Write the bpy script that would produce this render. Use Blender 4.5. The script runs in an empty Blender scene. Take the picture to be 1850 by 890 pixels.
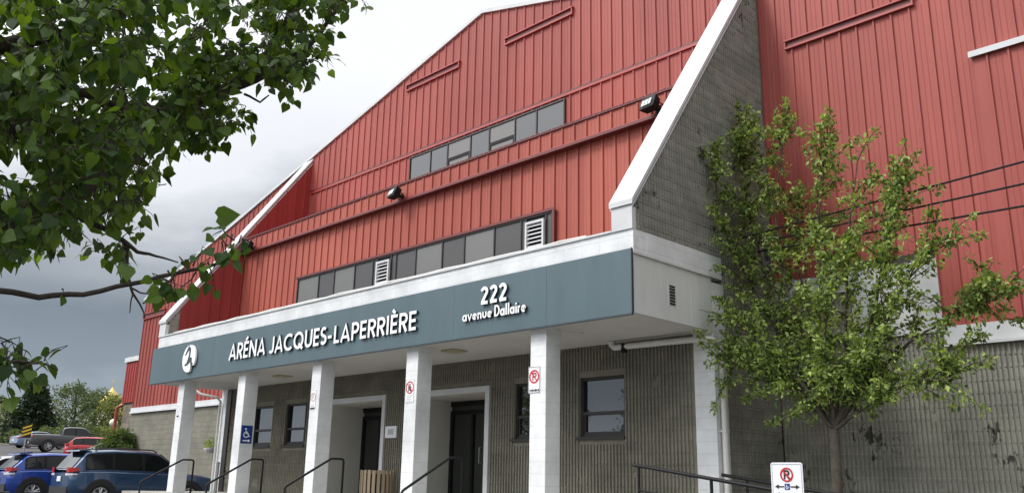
import bpy, bmesh, math, random
from mathutils import Vector, Matrix
import numpy as np
random.seed(7)
PI = math.pi
scene = bpy.context.scene
COL = scene.collection

# ------------------------------------------------------------------ camera
F, W_, H_ = 1570.73, 1850.0, 890.0
YAW, PITCH, ROLL = -0.78996385, 0.264093828, 0.0204007
_f = Vector((math.sin(YAW)*math.cos(PITCH), math.cos(YAW)*math.cos(PITCH), math.sin(PITCH)))
_r = Vector((math.cos(YAW), -math.sin(YAW), 0)); _u = _r.cross(_f)
CR = math.cos(ROLL)*_r + math.sin(ROLL)*_u
CU = -math.sin(ROLL)*_r + math.cos(ROLL)*_u
cam = bpy.data.cameras.new('camera'); cam.sensor_fit = 'HORIZONTAL'; cam.sensor_width = 36
cam.lens = 36*F/W_; cam.clip_start = 0.05; cam.clip_end = 3000
co = bpy.data.objects.new('camera', cam); COL.objects.link(co)
co.matrix_world = Matrix(((CR.x, CU.x, -_f.x, 0), (CR.y, CU.y, -_f.y, 0), (CR.z, CU.z, -_f.z, 0), (0, 0, 0, 1)))
scene.camera = co

# ------------------------------------------------------------------ sky, sun, exposure
scene.view_settings.view_transform = 'Standard'
scene.view_settings.look = 'None'
scene.view_settings.exposure = 0.58
scene.view_settings.gamma = 1.0
SUN_DIR = Vector((-0.50, -0.80, 1.05)).normalized()      # towards the sun
sun = bpy.data.lights.new('sun', 'SUN'); sun.energy = 1.5; sun.angle = math.radians(14); sun.color = (1, .965, .92)
so = bpy.data.objects.new('sun', sun); COL.objects.link(so)
so.rotation_euler = SUN_DIR.to_track_quat('Z', 'Y').to_euler(); so.location = (0, -20, 40)
world = bpy.data.worlds.new('World'); scene.world = world; world.use_nodes = True
wn, wl = world.node_tree.nodes, world.node_tree.links
bg = wn['Background']; bg.inputs[1].default_value = 0.1
sky = wn.new('ShaderNodeTexSky'); sky.sky_type = 'NISHITA'; sky.sun_disc = False
sky.sun_elevation = math.asin(SUN_DIR.z); sky.sun_rotation = math.atan2(SUN_DIR.x, SUN_DIR.y)
tc = wn.new('ShaderNodeTexCoord')
sp = wn.new('ShaderNodeSeparateXYZ'); wl.new(tc.outputs['Generated'], sp.inputs[0])
mp = wn.new('ShaderNodeMapping'); mp.inputs['Scale'].default_value = (1, 1, 2.6); wl.new(tc.outputs['Generated'], mp.inputs[0])
ns = wn.new('ShaderNodeTexNoise'); ns.inputs['Scale'].default_value = 2.3; ns.inputs['Detail'].default_value = 7; ns.inputs['Roughness'].default_value = .55
wl.new(mp.outputs[0], ns.inputs[0])
m1 = wn.new('ShaderNodeMath'); m1.operation = 'MULTIPLY_ADD'; m1.inputs[1].default_value = .26; wl.new(ns.outputs[0], m1.inputs[0])
wl.new(sp.outputs[2], m1.inputs[2])
m2 = wn.new('ShaderNodeMath'); m2.operation = 'SUBTRACT'; m2.inputs[1].default_value = .13; wl.new(m1.outputs[0], m2.inputs[0])
rp = wn.new('ShaderNodeValToRGB'); wl.new(m2.outputs[0], rp.inputs[0])
e = rp.color_ramp.elements
e[0].position = 0.0; e[0].color = (.38, .42, .46, 1)
e[1].position = 1.0; e[1].color = (.62, .625, .64, 1)
for p, c in ((.045, (.32, .36, .41, 1)), (.105, (.175, .208, .243, 1)), (.165, (.148, .175, .204, 1)), (.25, (.29, .31, .335, 1)), (.32, (.62, .635, .66, 1)), (.46, (.70, .71, .735, 1)), (.62, (.70, .71, .73, 1))):
    q = e.new(p); q.color = c
cs = wn.new('ShaderNodeVectorMath'); cs.operation = 'SCALE'; cs.inputs['Scale'].default_value = 10.0; wl.new(rp.outputs[0], cs.inputs[0])
mx = wn.new('ShaderNodeMixRGB'); mx.inputs[0].default_value = .93
dt = wn.new('ShaderNodeVectorMath'); dt.operation = 'DOT_PRODUCT'; dt.inputs[1].default_value = SUN_DIR; wl.new(tc.outputs['Generated'], dt.inputs[0])
gm = wn.new('ShaderNodeMapRange'); gm.inputs[1].default_value = .38; gm.inputs[2].default_value = 1.0; gm.inputs[3].default_value = 1.0; gm.inputs[4].default_value = 3.0; wl.new(dt.outputs['Value'], gm.inputs[0])
c3 = wn.new('ShaderNodeVectorMath'); c3.operation = 'SCALE'; wl.new(cs.outputs[0], c3.inputs[0]); wl.new(gm.outputs[0], c3.inputs['Scale'])
wl.new(sky.outputs[0], mx.inputs[1]); wl.new(c3.outputs[0], mx.inputs[2]); wl.new(mx.outputs[0], bg.inputs[0])

# ------------------------------------------------------------------ pixel geometry (calibrated camera at the origin)
def ray(x, y):
    return CR*(x-W_/2) - CU*(y-H_/2) + _f*F
def at_dist(x, y, d):
    v = ray(x, y); return v*(d/math.hypot(v.x, v.y))
def onY(x, y, Y):
    v = ray(x, y); return v*(Y/v.y)

# ------------------------------------------------------------------ materials
MATS = {}
def mat(name, col, rough=.7, var=.0, vscale=4.0, col2=None, metal=0.0, spec=None, bump=0.0, bscale=30.0, coords='Object', stretch=(1, 1, 1), ior=None, coat=0.0):
    m = bpy.data.materials.new(name); m.use_nodes = True; MATS[name] = m
    n, l = m.node_tree.nodes, m.node_tree.links
    b = n['Principled BSDF']; b.inputs['Roughness'].default_value = rough; b.inputs['Metallic'].default_value = metal
    b.inputs['Base Color'].default_value = (*col, 1)
    if spec is not None: b.inputs['Specular IOR Level'].default_value = spec
    if ior: b.inputs['IOR'].default_value = ior
    if coat: b.inputs['Coat Weight'].default_value = coat; b.inputs['Coat Roughness'].default_value = .04
    t = n.new('ShaderNodeTexCoord'); mpn = n.new('ShaderNodeMapping'); mpn.inputs['Scale'].default_value = stretch
    l.new(t.outputs[coords], mpn.inputs[0])
    m['_'] = 0
    if var or col2:
        nz = n.new('ShaderNodeTexNoise'); nz.inputs['Scale'].default_value = vscale; nz.inputs['Detail'].default_value = 8; nz.inputs['Roughness'].default_value = .62
        l.new(mpn.outputs[0], nz.inputs[0])
        r = n.new('ShaderNodeValToRGB'); r.color_ramp.elements[0].position = .28; r.color_ramp.elements[1].position = .72
        c2 = col2 or tuple(c*(1-var) for c in col); c1 = col if col2 else tuple(min(1, c*(1+var*.7)) for c in col)
        r.color_ramp.elements[0].color = (*c2, 1); r.color_ramp.elements[1].color = (*c1, 1)
        l.new(nz.outputs[0], r.inputs[0]); l.new(r.outputs[0], b.inputs['Base Color'])
    if bump:
        nb = n.new('ShaderNodeTexNoise'); nb.inputs['Scale'].default_value = bscale; nb.inputs['Detail'].default_value = 5
        l.new(mpn.outputs[0], nb.inputs[0])
        bp = n.new('ShaderNodeBump'); bp.inputs['Strength'].default_value = bump; bp.inputs['Distance'].default_value = .02
        l.new(nb.outputs[0], bp.inputs['Height']); l.new(bp.outputs[0], b.inputs['Normal'])
    return m

def block_mat(name, c1, c2, mortar, bw=.4, bh=.2, msize=.012, rough=.9, stain=None, bumpd=.01, zoff=0.0, rock=0.0, smul=1.0):
    """concrete blocks laid in courses, wall coordinates u = x + y, v = z"""
    m = bpy.data.materials.new(name); m.use_nodes = True; MATS[name] = m
    n, l = m.node_tree.nodes, m.node_tree.links; b = n['Principled BSDF']; b.inputs['Roughness'].default_value = rough
    b.inputs['Specular IOR Level'].default_value = .25
    t = n.new('ShaderNodeTexCoord'); s = n.new('ShaderNodeSeparateXYZ'); l.new(t.outputs['Object'], s.inputs[0])
    a = n.new('ShaderNodeMath'); l.new(s.outputs[0], a.inputs[0]); l.new(s.outputs[1], a.inputs[1])
    z = n.new('ShaderNodeMath'); z.inputs[1].default_value = zoff; l.new(s.outputs[2], z.inputs[0])
    c = n.new('ShaderNodeCombineXYZ'); l.new(a.outputs[0], c.inputs[0]); l.new(z.outputs[0], c.inputs[1])
    br = n.new('ShaderNodeTexBrick'); br.inputs['Scale'].default_value = 1; br.inputs['Brick Width'].default_value = bw; br.inputs['Row Height'].default_value = bh
    br.inputs['Mortar Size'].default_value = msize; br.inputs['Mortar Smooth'].default_value = .3
    br.inputs['Color1'].default_value = (*c1, 1); br.inputs['Color2'].default_value = (*c2, 1); br.inputs['Mortar'].default_value = (*mortar, 1)
    l.new(c.outputs[0], br.inputs[0])
    nz = n.new('ShaderNodeTexNoise'); nz.inputs['Scale'].default_value = 1.3; nz.inputs['Detail'].default_value = 9; nz.inputs['Roughness'].default_value = .65
    l.new(t.outputs['Object'], nz.inputs[0])
    mr = n.new('ShaderNodeMapRange'); mr.inputs[1].default_value = .3; mr.inputs[2].default_value = .7; mr.inputs[3].default_value = .78; mr.inputs[4].default_value = 1.12
    l.new(nz.outputs[0], mr.inputs[0])
    mm = n.new('ShaderNodeVectorMath'); mm.operation = 'SCALE'; l.new(br.outputs[0], mm.inputs[0]); l.new(mr.outputs[0], mm.inputs['Scale'])
    last = mm.outputs[0]
    if stain:
        sm = n.new('ShaderNodeMapping'); sm.inputs['Scale'].default_value = (3.2*smul, 3.2*smul, 2.2*smul); l.new(t.outputs['Object'], sm.inputs[0])
        sn = n.new('ShaderNodeTexNoise'); sn.inputs['Scale'].default_value = .55; sn.inputs['Detail'].default_value = 4; sn.inputs['Roughness'].default_value = .75; l.new(sm.outputs[0], sn.inputs[0])
        sr = n.new('ShaderNodeValToRGB'); sr.color_ramp.elements[0].position = .612; sr.color_ramp.elements[1].position = .65
        sr.color_ramp.elements[0].color = (0, 0, 0, 1); sr.color_ramp.elements[1].color = (.85, .85, .85, 1)
        l.new(sn.outputs[0], sr.inputs[0])
        x = n.new('ShaderNodeMixRGB'); l.new(sr.outputs[0], x.inputs[0]); l.new(last, x.inputs[1]); x.inputs[2].default_value = (*stain, 1); last = x.outputs[0]
    l.new(last, b.inputs['Base Color'])
    bp = n.new('ShaderNodeBump'); bp.inputs['Strength'].default_value = .8; bp.inputs['Distance'].default_value = bumpd; bp.invert = True
    l.new(br.outputs['Fac'], bp.inputs['Height'])
    n2 = n.new('ShaderNodeTexNoise'); n2.inputs['Scale'].default_value = 14 if rock else 60; n2.inputs['Detail'].default_value = 6; l.new(t.outputs['Object'], n2.inputs[0])
    b2 = n.new('ShaderNodeBump'); b2.inputs['Strength'].default_value = .35 + rock; b2.inputs['Distance'].default_value = .01 + .03*rock; l.new(n2.outputs[0], b2.inputs['Height']); l.new(bp.outputs[0], b2.inputs['Normal'])
    l.new(b2.outputs[0], b.inputs['Normal'])
    return m

def siding_mat(name, c1, c2):
    """baked enamel sheet: each sheet faded a little differently, faint run-off streaks"""
    m = bpy.data.materials.new(name); m.use_nodes = True; MATS[name] = m
    n, l = m.node_tree.nodes, m.node_tree.links; b = n['Principled BSDF']; b.inputs['Roughness'].default_value = .55
    b.inputs['Specular IOR Level'].default_value = .3
    t = n.new('ShaderNodeTexCoord'); sx_ = n.new('ShaderNodeSeparateXYZ'); l.new(t.outputs['Object'], sx_.inputs[0])
    a = n.new('ShaderNodeMath'); l.new(sx_.outputs[0], a.inputs[0]); l.new(sx_.outputs[1], a.inputs[1])
    dv = n.new('ShaderNodeMath'); dv.operation = 'DIVIDE'; dv.inputs[1].default_value = 1.02; l.new(a.outputs[0], dv.inputs[0])
    fl = n.new('ShaderNodeMath'); fl.operation = 'FLOOR'; l.new(dv.outputs[0], fl.inputs[0])
    wn_ = n.new('ShaderNodeTexWhiteNoise'); wn_.noise_dimensions = '1D'; l.new(fl.outputs[0], wn_.inputs['W'])
    mp_ = n.new('ShaderNodeMapping'); mp_.inputs['Scale'].default_value = (5, 5, .22); l.new(t.outputs['Object'], mp_.inputs[0])
    nz = n.new('ShaderNodeTexNoise'); nz.inputs['Scale'].default_value = 1.0; nz.inputs['Detail'].default_value = 7; nz.inputs['Roughness'].default_value = .65; l.new(mp_.outputs[0], nz.inputs[0])
    n2 = n.new('ShaderNodeTexNoise'); n2.inputs['Scale'].default_value = .35; n2.inputs['Detail'].default_value = 4; l.new(t.outputs['Object'], n2.inputs[0])
    ad = n.new('ShaderNodeMath'); ad.operation = 'MULTIPLY_ADD'; ad.inputs[1].default_value = .38; l.new(wn_.outputs['Value'], ad.inputs[0]); l.new(nz.outputs[0], ad.inputs[2])
    a2 = n.new('ShaderNodeMath'); a2.operation = 'ADD'; l.new(ad.outputs[0], a2.inputs[0]); l.new(n2.outputs[0], a2.inputs[1])
    r = n.new('ShaderNodeValToRGB'); r.color_ramp.elements[0].position = .30; r.color_ramp.elements[1].position = .62
    r.color_ramp.elements[0].color = (*c2, 1); r.color_ramp.elements[1].color = (*c1, 1)
    sc_ = n.new('ShaderNodeMath'); sc_.operation = 'MULTIPLY'; sc_.inputs[1].default_value = .4; l.new(a2.outputs[0], sc_.inputs[0]); l.new(sc_.outputs[0], r.inputs[0])
    l.new(r.outputs[0], b.inputs['Base Color'])
    nb = n.new('ShaderNodeTexNoise'); nb.inputs['Scale'].default_value = 1.6; nb.inputs['Detail'].default_value = 3; l.new(t.outputs['Object'], nb.inputs[0])
    bp = n.new('ShaderNodeBump'); bp.inputs['Strength'].default_value = .25; bp.inputs['Distance'].default_value = .02; l.new(nb.outputs[0], bp.inputs['Height']); l.new(bp.outputs[0], b.inputs['Normal'])
    return m

def leaf_mat(name, c, c2, trans=.35, tcol=None, vscale=2.5, rough=.5):
    m = bpy.data.materials.new(name); m.use_nodes = True; MATS[name] = m
    n, l = m.node_tree.nodes, m.node_tree.links; b = n['Principled BSDF']; b.inputs['Roughness'].default_value = rough
    b.inputs['Specular IOR Level'].default_value = .35
    g = n.new('ShaderNodeNewGeometry'); r = n.new('ShaderNodeValToRGB')
    r.color_ramp.elements[0].color = (*c2, 1); r.color_ramp.elements[1].color = (*c, 1)
    l.new(g.outputs['Random Per Island'], r.inputs[0]); l.new(r.outputs[0], b.inputs['Base Color'])
    tr = n.new('ShaderNodeBsdfTranslucent'); hs = n.new('ShaderNodeMixRGB'); hs.blend_type = 'MULTIPLY'; hs.inputs[0].default_value = 1
    hs.inputs[2].default_value = (*(tcol or (1.6, 1.5, .6)), 1); l.new(r.outputs[0], hs.inputs[1]); l.new(hs.outputs[0], tr.inputs[0])
    ms = n.new('ShaderNodeMixShader'); ms.inputs[0].default_value = trans
    l.new(b.outputs[0], ms.inputs[1]); l.new(tr.outputs[0], ms.inputs[2]); l.new(ms.outputs[0], n['Material Output'].inputs[0])
    return m

RED = siding_mat('red_siding', (.385, .092, .074), (.265, .058, .047))
REDW = siding_mat('red_siding_wing', (.425, .108, .074), (.30, .068, .049))
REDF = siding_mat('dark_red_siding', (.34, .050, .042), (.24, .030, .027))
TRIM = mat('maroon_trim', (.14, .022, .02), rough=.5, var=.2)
REDTRIM = mat('red_trim', (.36, .055, .045), rough=.45, var=.12)
WHITEBLK = block_mat('white_painted_block', (.71, .72, .72), (.695, .705, .71), (.58, .59, .60), msize=.004, rough=.65, bumpd=.003, zoff=.06)
COLBLK = block_mat('white_painted_column', (.74, .75, .75), (.725, .735, .74), (.63, .64, .65), bw=60, msize=.004, rough=.65, bumpd=.003, zoff=.06)
WHITE = mat('white_metal', (.60, .607, .61), rough=.5, var=.12, vscale=1.4, spec=.3)
PANELW = mat('white_panel', (.66, .67, .655), rough=.55, col2=(.56, .565, .545), vscale=1.6, stretch=(2.5, 2.5, .5))
SOFFIT = mat('soffit_plaster', (.63, .62, .585), rough=.85, col2=(.54, .525, .49), vscale=.9)
PVC = mat('white_plastic_pipe', (.70, .69, .65), rough=.4, var=.07, vscale=3)
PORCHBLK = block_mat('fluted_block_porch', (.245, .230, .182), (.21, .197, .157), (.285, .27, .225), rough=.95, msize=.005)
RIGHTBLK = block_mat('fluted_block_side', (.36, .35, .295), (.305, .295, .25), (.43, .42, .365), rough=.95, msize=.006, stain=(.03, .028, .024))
FINBLK = block_mat('fluted_block_fin', (.285, .28, .235), (.24, .235, .20), (.20, .195, .17), rough=.95, msize=.007, stain=(.035, .033, .03), smul=.8)
LEFTBLK = block_mat('split_face_block', (.225, .212, .172), (.20, .19, .155), (.195, .185, .15), rough=.95, rock=.6, msize=.006)
STONE = block_mat('rough_stone', (.22, .185, .14), (.10, .09, .075), (.16, .14, .11), bw=.7, bh=.35, msize=.03, rock=.6)
SIGN = mat('slate_blue_panel', (.080, .122, .138), rough=.42, var=.10, vscale=1.2, stretch=(2, 2, .5), spec=.4, bump=.03, bscale=1.5)
SIGNE = mat('slate_blue_edge', (.03, .045, .055), rough=.5)
LETTER = mat('white_letter', (.86, .86, .86), rough=.4)
GLASS = mat('window_glass', (.012, .014, .015), rough=.02, ior=2.1)
GLASSU = mat('tinted_window_glass', (.05, .053, .055), rough=.06, ior=1.7)
PANEL_L = mat('grey_spandrel', (.13, .126, .118), rough=.25, var=.06, vscale=1.5, ior=1.6)
PANEL_D = mat('dark_spandrel', (.062, .058, .056), rough=.3, var=.1, vscale=1.5)
DOORGLASS = mat('door_glass', (.008, .012, .010), rough=.03, ior=1.9)
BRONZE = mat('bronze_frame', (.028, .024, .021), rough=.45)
BLACK = mat('black_paint', (.010, .010, .011), rough=.6, spec=.25)
JAMB = mat('cream_jamb', (.60, .585, .53), rough=.6, var=.06, vscale=1.5)
CONC = mat('concrete', (.36, .35, .32), rough=.9, var=.2, vscale=2.5, bump=.2)
ASPH = mat('asphalt', (.075, .074, .073), rough=.92, var=.3, vscale=.5, bump=.3, bscale=60)
ROOFM = mat('roof_membrane', (.16, .16, .16), rough=.8, var=.2)
GRASS = mat('grass_soil', (.05, .085, .02), rough=.95, col2=(.07, .055, .035), vscale=1.4, bump=.6, bscale=30)
FAR = mat('far_ground', (.10, .12, .05), rough=.95, col2=(.16, .13, .09), vscale=.08)
BARK = mat('bark', (.055, .043, .034), rough=.95, var=.4, vscale=12, bump=.8, bscale=40)
BARK2 = mat('grey_bark', (.075, .062, .048), rough=.95, var=.4, vscale=10, bump=.8, bscale=40)
WOOD = mat('weathered_wood', (.36, .28, .19), rough=.85, col2=(.26, .20, .135), vscale=4, stretch=(5, 5, .6))
ALU = mat('galvanised', (.42, .43, .43), rough=.4, metal=.6, var=.1)
SIGNW = mat('sign_white', (.80, .80, .82), rough=.4)
SIGNR = mat('sign_red', (.50, .03, .035), rough=.4)
SIGNB = mat('sign_blue', (.01, .04, .22), rough=.4)
SIGNK = mat('sign_black', (.012, .012, .014), rough=.5)
YELLOW = mat('sign_yellow', (.75, .50, .03), rough=.45)
GOLD = mat('gold_leaf', (.75, .55, .16), rough=.35, metal=.5, var=.1)
GREY = mat('grey_plate', (.45, .46, .47), rough=.5)

# ------------------------------------------------------------------ mesh builder
class MB:
    def __init__(s): s.v = []; s.f = []
    def add(s, vs, fs):
        k = len(s.v); s.v += [tuple(p) for p in vs]; s.f += [tuple(i+k for i in f) for f in fs]; return s
    def box(s, x0, x1, y0, y1, z0, z1):
        return s.add([(x0,y0,z0),(x1,y0,z0),(x1,y1,z0),(x0,y1,z0),(x0,y0,z1),(x1,y0,z1),(x1,y1,z1),(x0,y1,z1)],
                     [(0,3,2,1),(4,5,6,7),(0,1,5,4),(1,2,6,5),(2,3,7,6),(3,0,4,7)])
    def hexa(s, p):   # 8 points, bottom 4 then top 4
        return s.add(p, [(0,3,2,1),(4,5,6,7),(0,1,5,4),(1,2,6,5),(2,3,7,6),(3,0,4,7)])
    def prismY(s, poly, y0, y1):     # poly of (x, z), counter-clockwise seen from -Y
        n = len(poly)
        vs = [(x, y0, z) for x, z in poly] + [(x, y1, z) for x, z in poly]
        return s.add(vs, [tuple(range(n)), tuple(range(2*n-1, n-1, -1))] + [(i, i+n, (i+1) % n+n, (i+1) % n) for i in range(n)])
    def prismX(s, poly, x0, x1):     # poly of (y, z)
        n = len(poly)
        vs = [(x1, y, z) for y, z in poly] + [(x0, y, z) for y, z in poly]
        return s.add(vs, [tuple(range(n)), tuple(range(2*n-1, n-1, -1))] + [(i, i+n, (i+1) % n+n, (i+1) % n) for i in range(n)])
    def prismZ(s, poly, z0, z1):
        n = len(poly)
        vs = [(x, y, z1) for x, y in poly] + [(x, y, z0) for x, y in poly]
        return s.add(vs, [tuple(range(n)), tuple(range(2*n-1, n-1, -1))] + [(i, i+n, (i+1) % n+n, (i+1) % n) for i in range(n)])
    def tube(s, pts, r, n=8, cap=True):
        pts = [Vector(p) for p in pts]; rs = r if isinstance(r, (list, tuple)) else [r]*len(pts)
        k = len(s.v); ref = None
        for i, p in enumerate(pts):
            d = (pts[min(i+1, len(pts)-1)]-pts[max(i-1, 0)]).normalized()
            if ref is None:
                ref = d.orthogonal().normalized()
            a = (ref - d*ref.dot(d))
            a = a.normalized() if a.length > 1e-6 else d.orthogonal().normalized()
            ref = a; b = d.cross(a)
            for j in range(n):
                t = 2*PI*j/n; s.v.append(tuple(p + (a*math.cos(t)+b*math.sin(t))*rs[i]))
        for i in range(len(pts)-1):
            for j in range(n):
                s.f.append((k+i*n+j, k+i*n+(j+1) % n, k+(i+1)*n+(j+1) % n, k+(i+1)*n+j))
        if cap:
            s.f.append(tuple(k+n-1-j for j in range(n))); q = k+(len(pts)-1)*n; s.f.append(tuple(q+j for j in range(n)))
        return s
    def lathe(s, prof, c=(0, 0, 0), n=16):   # prof (r, z) bottom to top
        k = len(s.v)
        for r, z in prof:
            for j in range(n):
                t = 2*PI*j/n; s.v.append((c[0]+r*math.cos(t), c[1]+r*math.sin(t), c[2]+z))
        for i in range(len(prof)-1):
            for j in range(n): s.f.append((k+i*n+j, k+i*n+(j+1) % n, k+(i+1)*n+(j+1) % n, k+(i+1)*n+j))
        s.f.append(tuple(k+n-1-j for j in range(n))); q = k+(len(prof)-1)*n; s.f.append(tuple(q+j for j in range(n)))
        return s
    def build(s, name, m, parent=None, smooth=False, local=False, bevel=0):
        me = bpy.data.meshes.new(name); me.from_pydata(s.v, [], s.f); me.update()
        o = bpy.data.objects.new(name, me); COL.objects.link(o)
        me.materials.append(m)
        if smooth:
            me.polygons.foreach_set('use_smooth', [True]*len(me.polygons))
            if smooth is not True: me.set_sharp_from_angle(angle=math.radians(smooth))
        if bevel:
            b = o.modifiers.new('bevel', 'BEVEL'); b.width = bevel; b.segments = 2; b.limit_method = 'ANGLE'
        if parent is not None:
            o.parent = parent
            if not local: o.matrix_parent_inverse = abs_matrix(parent).inverted()
        return o
def abs_matrix(o):
    m = Matrix.LocRotScale(o.location, o.rotation_euler, o.scale)
    if o.parent: m = abs_matrix(o.parent) @ o.matrix_parent_inverse @ m
    return m
def tag(o, label=None, cat=None, group=None, kind=None):
    if label: o['label'] = label
    if cat: o['category'] = cat
    if group: o['group'] = group
    if kind: o['kind'] = kind
    return o
def thing(name, label, cat, loc=(0, 0, 0), rz=0, group=None):
    o = bpy.data.objects.new(name, None); COL.objects.link(o); o.location = loc; o.rotation_euler = (0, 0, rz); o.empty_display_size = .2
    return tag(o, label, cat, group)
def copy_tree(o, parent=None):
    c = o.copy(); COL.objects.link(c)
    if parent is not None: c.parent = parent
    for ch in [q for q in COL.objects if q.parent == o]: copy_tree(ch, c)
    return c

# ------------------------------------------------------------------ lettering made of strokes
def ribbon(mb, pts, w, place, depth, closed=False, w1=None):
    """flat stroke with thickness; place(u, v, d) maps letter plane to world"""
    P = [Vector((p[0], p[1])) for p in pts]; n = len(P); L = []; R = []
    for i in range(n):
        ww = (w if w1 is None else w + (w1-w)*i/(n-1))/2
        if closed: a, b = P[i-1], P[(i+1) % n]
        else: a, b = P[max(i-1, 0)], P[min(i+1, n-1)]
        d1 = (P[i]-a); d2 = (b-P[i])
        if d1.length < 1e-9: d1 = d2
        if d2.length < 1e-9: d2 = d1
        d1.normalize(); d2.normalize()
        n1 = Vector((-d1.y, d1.x)); n2 = Vector((-d2.y, d2.x)); nn = n1+n2
        if nn.length < 1e-6: nn = n1.copy()
        nn.normalize(); k = 1/max(nn.dot(n1), .62)
        L.append(P[i]+nn*ww*k); R.append(P[i]-nn*ww*k)
    vs = [place(p.x, p.y, depth) for p in L]+[place(p.x, p.y, depth) for p in R]+[place(p.x, p.y, 0) for p in L]+[place(p.x, p.y, 0) for p in R]
    fs = []
    for i in range(n if closed else n-1):
        j = (i+1) % n
        fs += [(i, n+i, n+j, j), (i, j, 2*n+j, 2*n+i), (n+i, 3*n+i, 3*n+j, n+j), (2*n+i, 2*n+j, 3*n+j, 3*n+i)]
    if not closed:
        fs += [(0, 2*n, 3*n, n), (n-1, 2*n-1, 4*n-1, 3*n-1)]
    mb.add(vs, fs)
def arc(cx, cy, rx, ry, a0, a1, n=12):
    return [(cx+rx*math.cos(math.radians(a0+(a1-a0)*i/n)), cy+ry*math.sin(math.radians(a0+(a1-a0)*i/n))) for i in range(n+1)]
T = .17; hT = T/2
def _bowl(x0, x1, y0, y1):
    ry = (y1-y0)/2
    return [(x0, y1), (x1-ry, y1)] + arc(x1-ry, (y0+y1)/2, ry, ry, 90, -90, 10) + [(x0, y0)]
GL = {
 'A': (.80, [[(.07, 0), (.40, .93), (.73, 0)], [(.2, .27), (.6, .27)]]),
 'R': (.60, [[(hT, 0), (hT, 1)], _bowl(hT, .54, .48, 1-hT), [(.30, .46), (.54, 0)]]),
 'P': (.58, [[(hT, 0), (hT, 1)], _bowl(hT, .53, .45, 1-hT)]),
 'E': (.52, [[(hT, 0), (hT, 1)], [(hT, 1-hT), (.5, 1-hT)], [(hT, .5), (.47, .5)], [(hT, hT), (.5, hT)]]),
 'N': (.76, [[(hT, 0), (hT, 1)], [(hT, .94), (.76-hT, .06)], [(.76-hT, 0), (.76-hT, 1)]]),
 'J': (.42, [[(.34, 1), (.34, .28)] + arc(.17, .26, .17, .175, 0, -150, 8)]),
 'C': (.80, [arc(.46, .5, .41, .415, 48, 312, 20)]),
 'Q': (.96, [('c', arc(.47, .5, .385, .415, 0, 360, 26)[:-1]), [(.52, .3), (.88, .0)]]),
 'U': (.68, [[(hT, 1), (hT, .32)] + arc(.34, .32, .255, .235, 180, 360, 12) + [(.68-hT, 1)]]),
 'S': (.54, [arc(.27, .715, .19, .20, 40, 250, 10) + arc(.27, .285, .205, .20, 80, -145, 12)]),
 'L': (.46, [[(hT, 1), (hT, 0)], [(hT, hT), (.45, hT)]]),
 'I': (.20, [[(.1, 0), (.1, 1)]]),
 'D': (.72, [[(hT, 0), (hT, 1)], [(hT, 1-hT), (.28, 1-hT)] + arc(.28, .5, .36, .415, 90, -90, 14) + [(hT, hT)]]),
 'B': (.58, [[(hT, 0), (hT, 1)], _bowl(hT, .50, .52, 1-hT), _bowl(hT, .53, hT, .52)]),
 '-': (.36, [[(.02, .38), (.34, .38)]]),
 '2': (.58, [arc(.28, .72, .20, .195, 165, -30, 10) + [(.12, hT+.02)], [(.06, hT), (.55, hT)]]),
 'a': (.62, [('c', arc(.28, .30, .215, .23, 0, 360, 20)[:-1]), [(.53, 0), (.53, .60)]]),
 'v': (.56, [[(.04, .60), (.28, .04), (.52, .60)]]),
 'e': (.60, [[(.07, .30), (.53, .30)] + arc(.30, .30, .225, .225, 0, 310, 18)]),
 'n': (.56, [[(hT, 0), (hT, .60)], [(hT, .33)] + arc(.28, .33, .19, .2, 180, 0, 10) + [(.47, 0)]]),
 'u': (.56, [[(hT, .60), (hT, .27)] + arc(.28, .27, .19, .19, 180, 360, 10) + [(.47, .60)]]),
 'l': (.22, [[(.11, 0), (.11, 1.0)]]),
 'i': (.22, [[(.11, 0), (.11, .60)], [(.11, .72), (.11, .88)]]),
 'r': (.38, [[(hT, 0), (hT, .60)], [(hT, .36)] + arc(.27, .36, .18, .17, 180, 70, 6)]),
 ' ': (.30, []),
}
GL['É'] = (GL['E'][0], GL['E'][1]+[[(.2, 1.07), (.38, 1.24)]])
GL['È'] = (GL['E'][0], GL['E'][1]+[[(.14, 1.24), (.32, 1.07)]])
def text_mb(txt, x0, x1, z0, h, yf, depth, gap=.1, thick=None, base=0.0):
    """letters facing -Y standing proud of the plane y = yf"""
    tot = sum(GL[c][0]+gap for c in txt)-gap; k = (x1-x0)/tot
    mb = MB(); x = 0
    for c in txt:
        w, st = GL[c]
        for i, s in enumerate(st):
            closed = s[0] == 'c'; p = s[1] if closed else s
            q = [((x+a)*k, b*h) for a, b in p]
            ribbon(mb, q, (thick or T)*h*.95, lambda u, v, d: (x0+u, yf-base-d, z0+v), depth+.0012*i, closed)
        x += w+gap
    return mb

# ================================================================== SETTING
def gz(X):
    pts = [(-400, 5.2), (-200, 4.6), (-110, 3.1), (-74, 1.55), (-34, -.92), (-28, -.96), (-20, -1.3), (400, -1.3)]
    for (a, za), (b, zb) in zip(pts, pts[1:]):
        if a <= X <= b: return za+(zb-za)*(X-a)/(b-a)
    return pts[0][1] if X < -400 else -1.3
xs = [-900, -400, -300, -200, -150, -110, -100, -90, -80, -70, -60, -50, -40, -34, -28, -24, -20, -10, 0, 10, 30, 80, 200, 600]
ys = [-600, -200, -80, -30, 0, 10, 20, 40, 80, 160, 300, 900]
g = MB(); g.v = [(x, y, gz(x)) for x in xs for y in ys]; ny = len(ys)
g.f = [(i*ny+j, (i+1)*ny+j, (i+1)*ny+j+1, i*ny+j+1) for i in range(len(xs)-1) for j in range(ny-1)]
tag(g.build('ground', ASPH), kind='structure')
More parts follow.
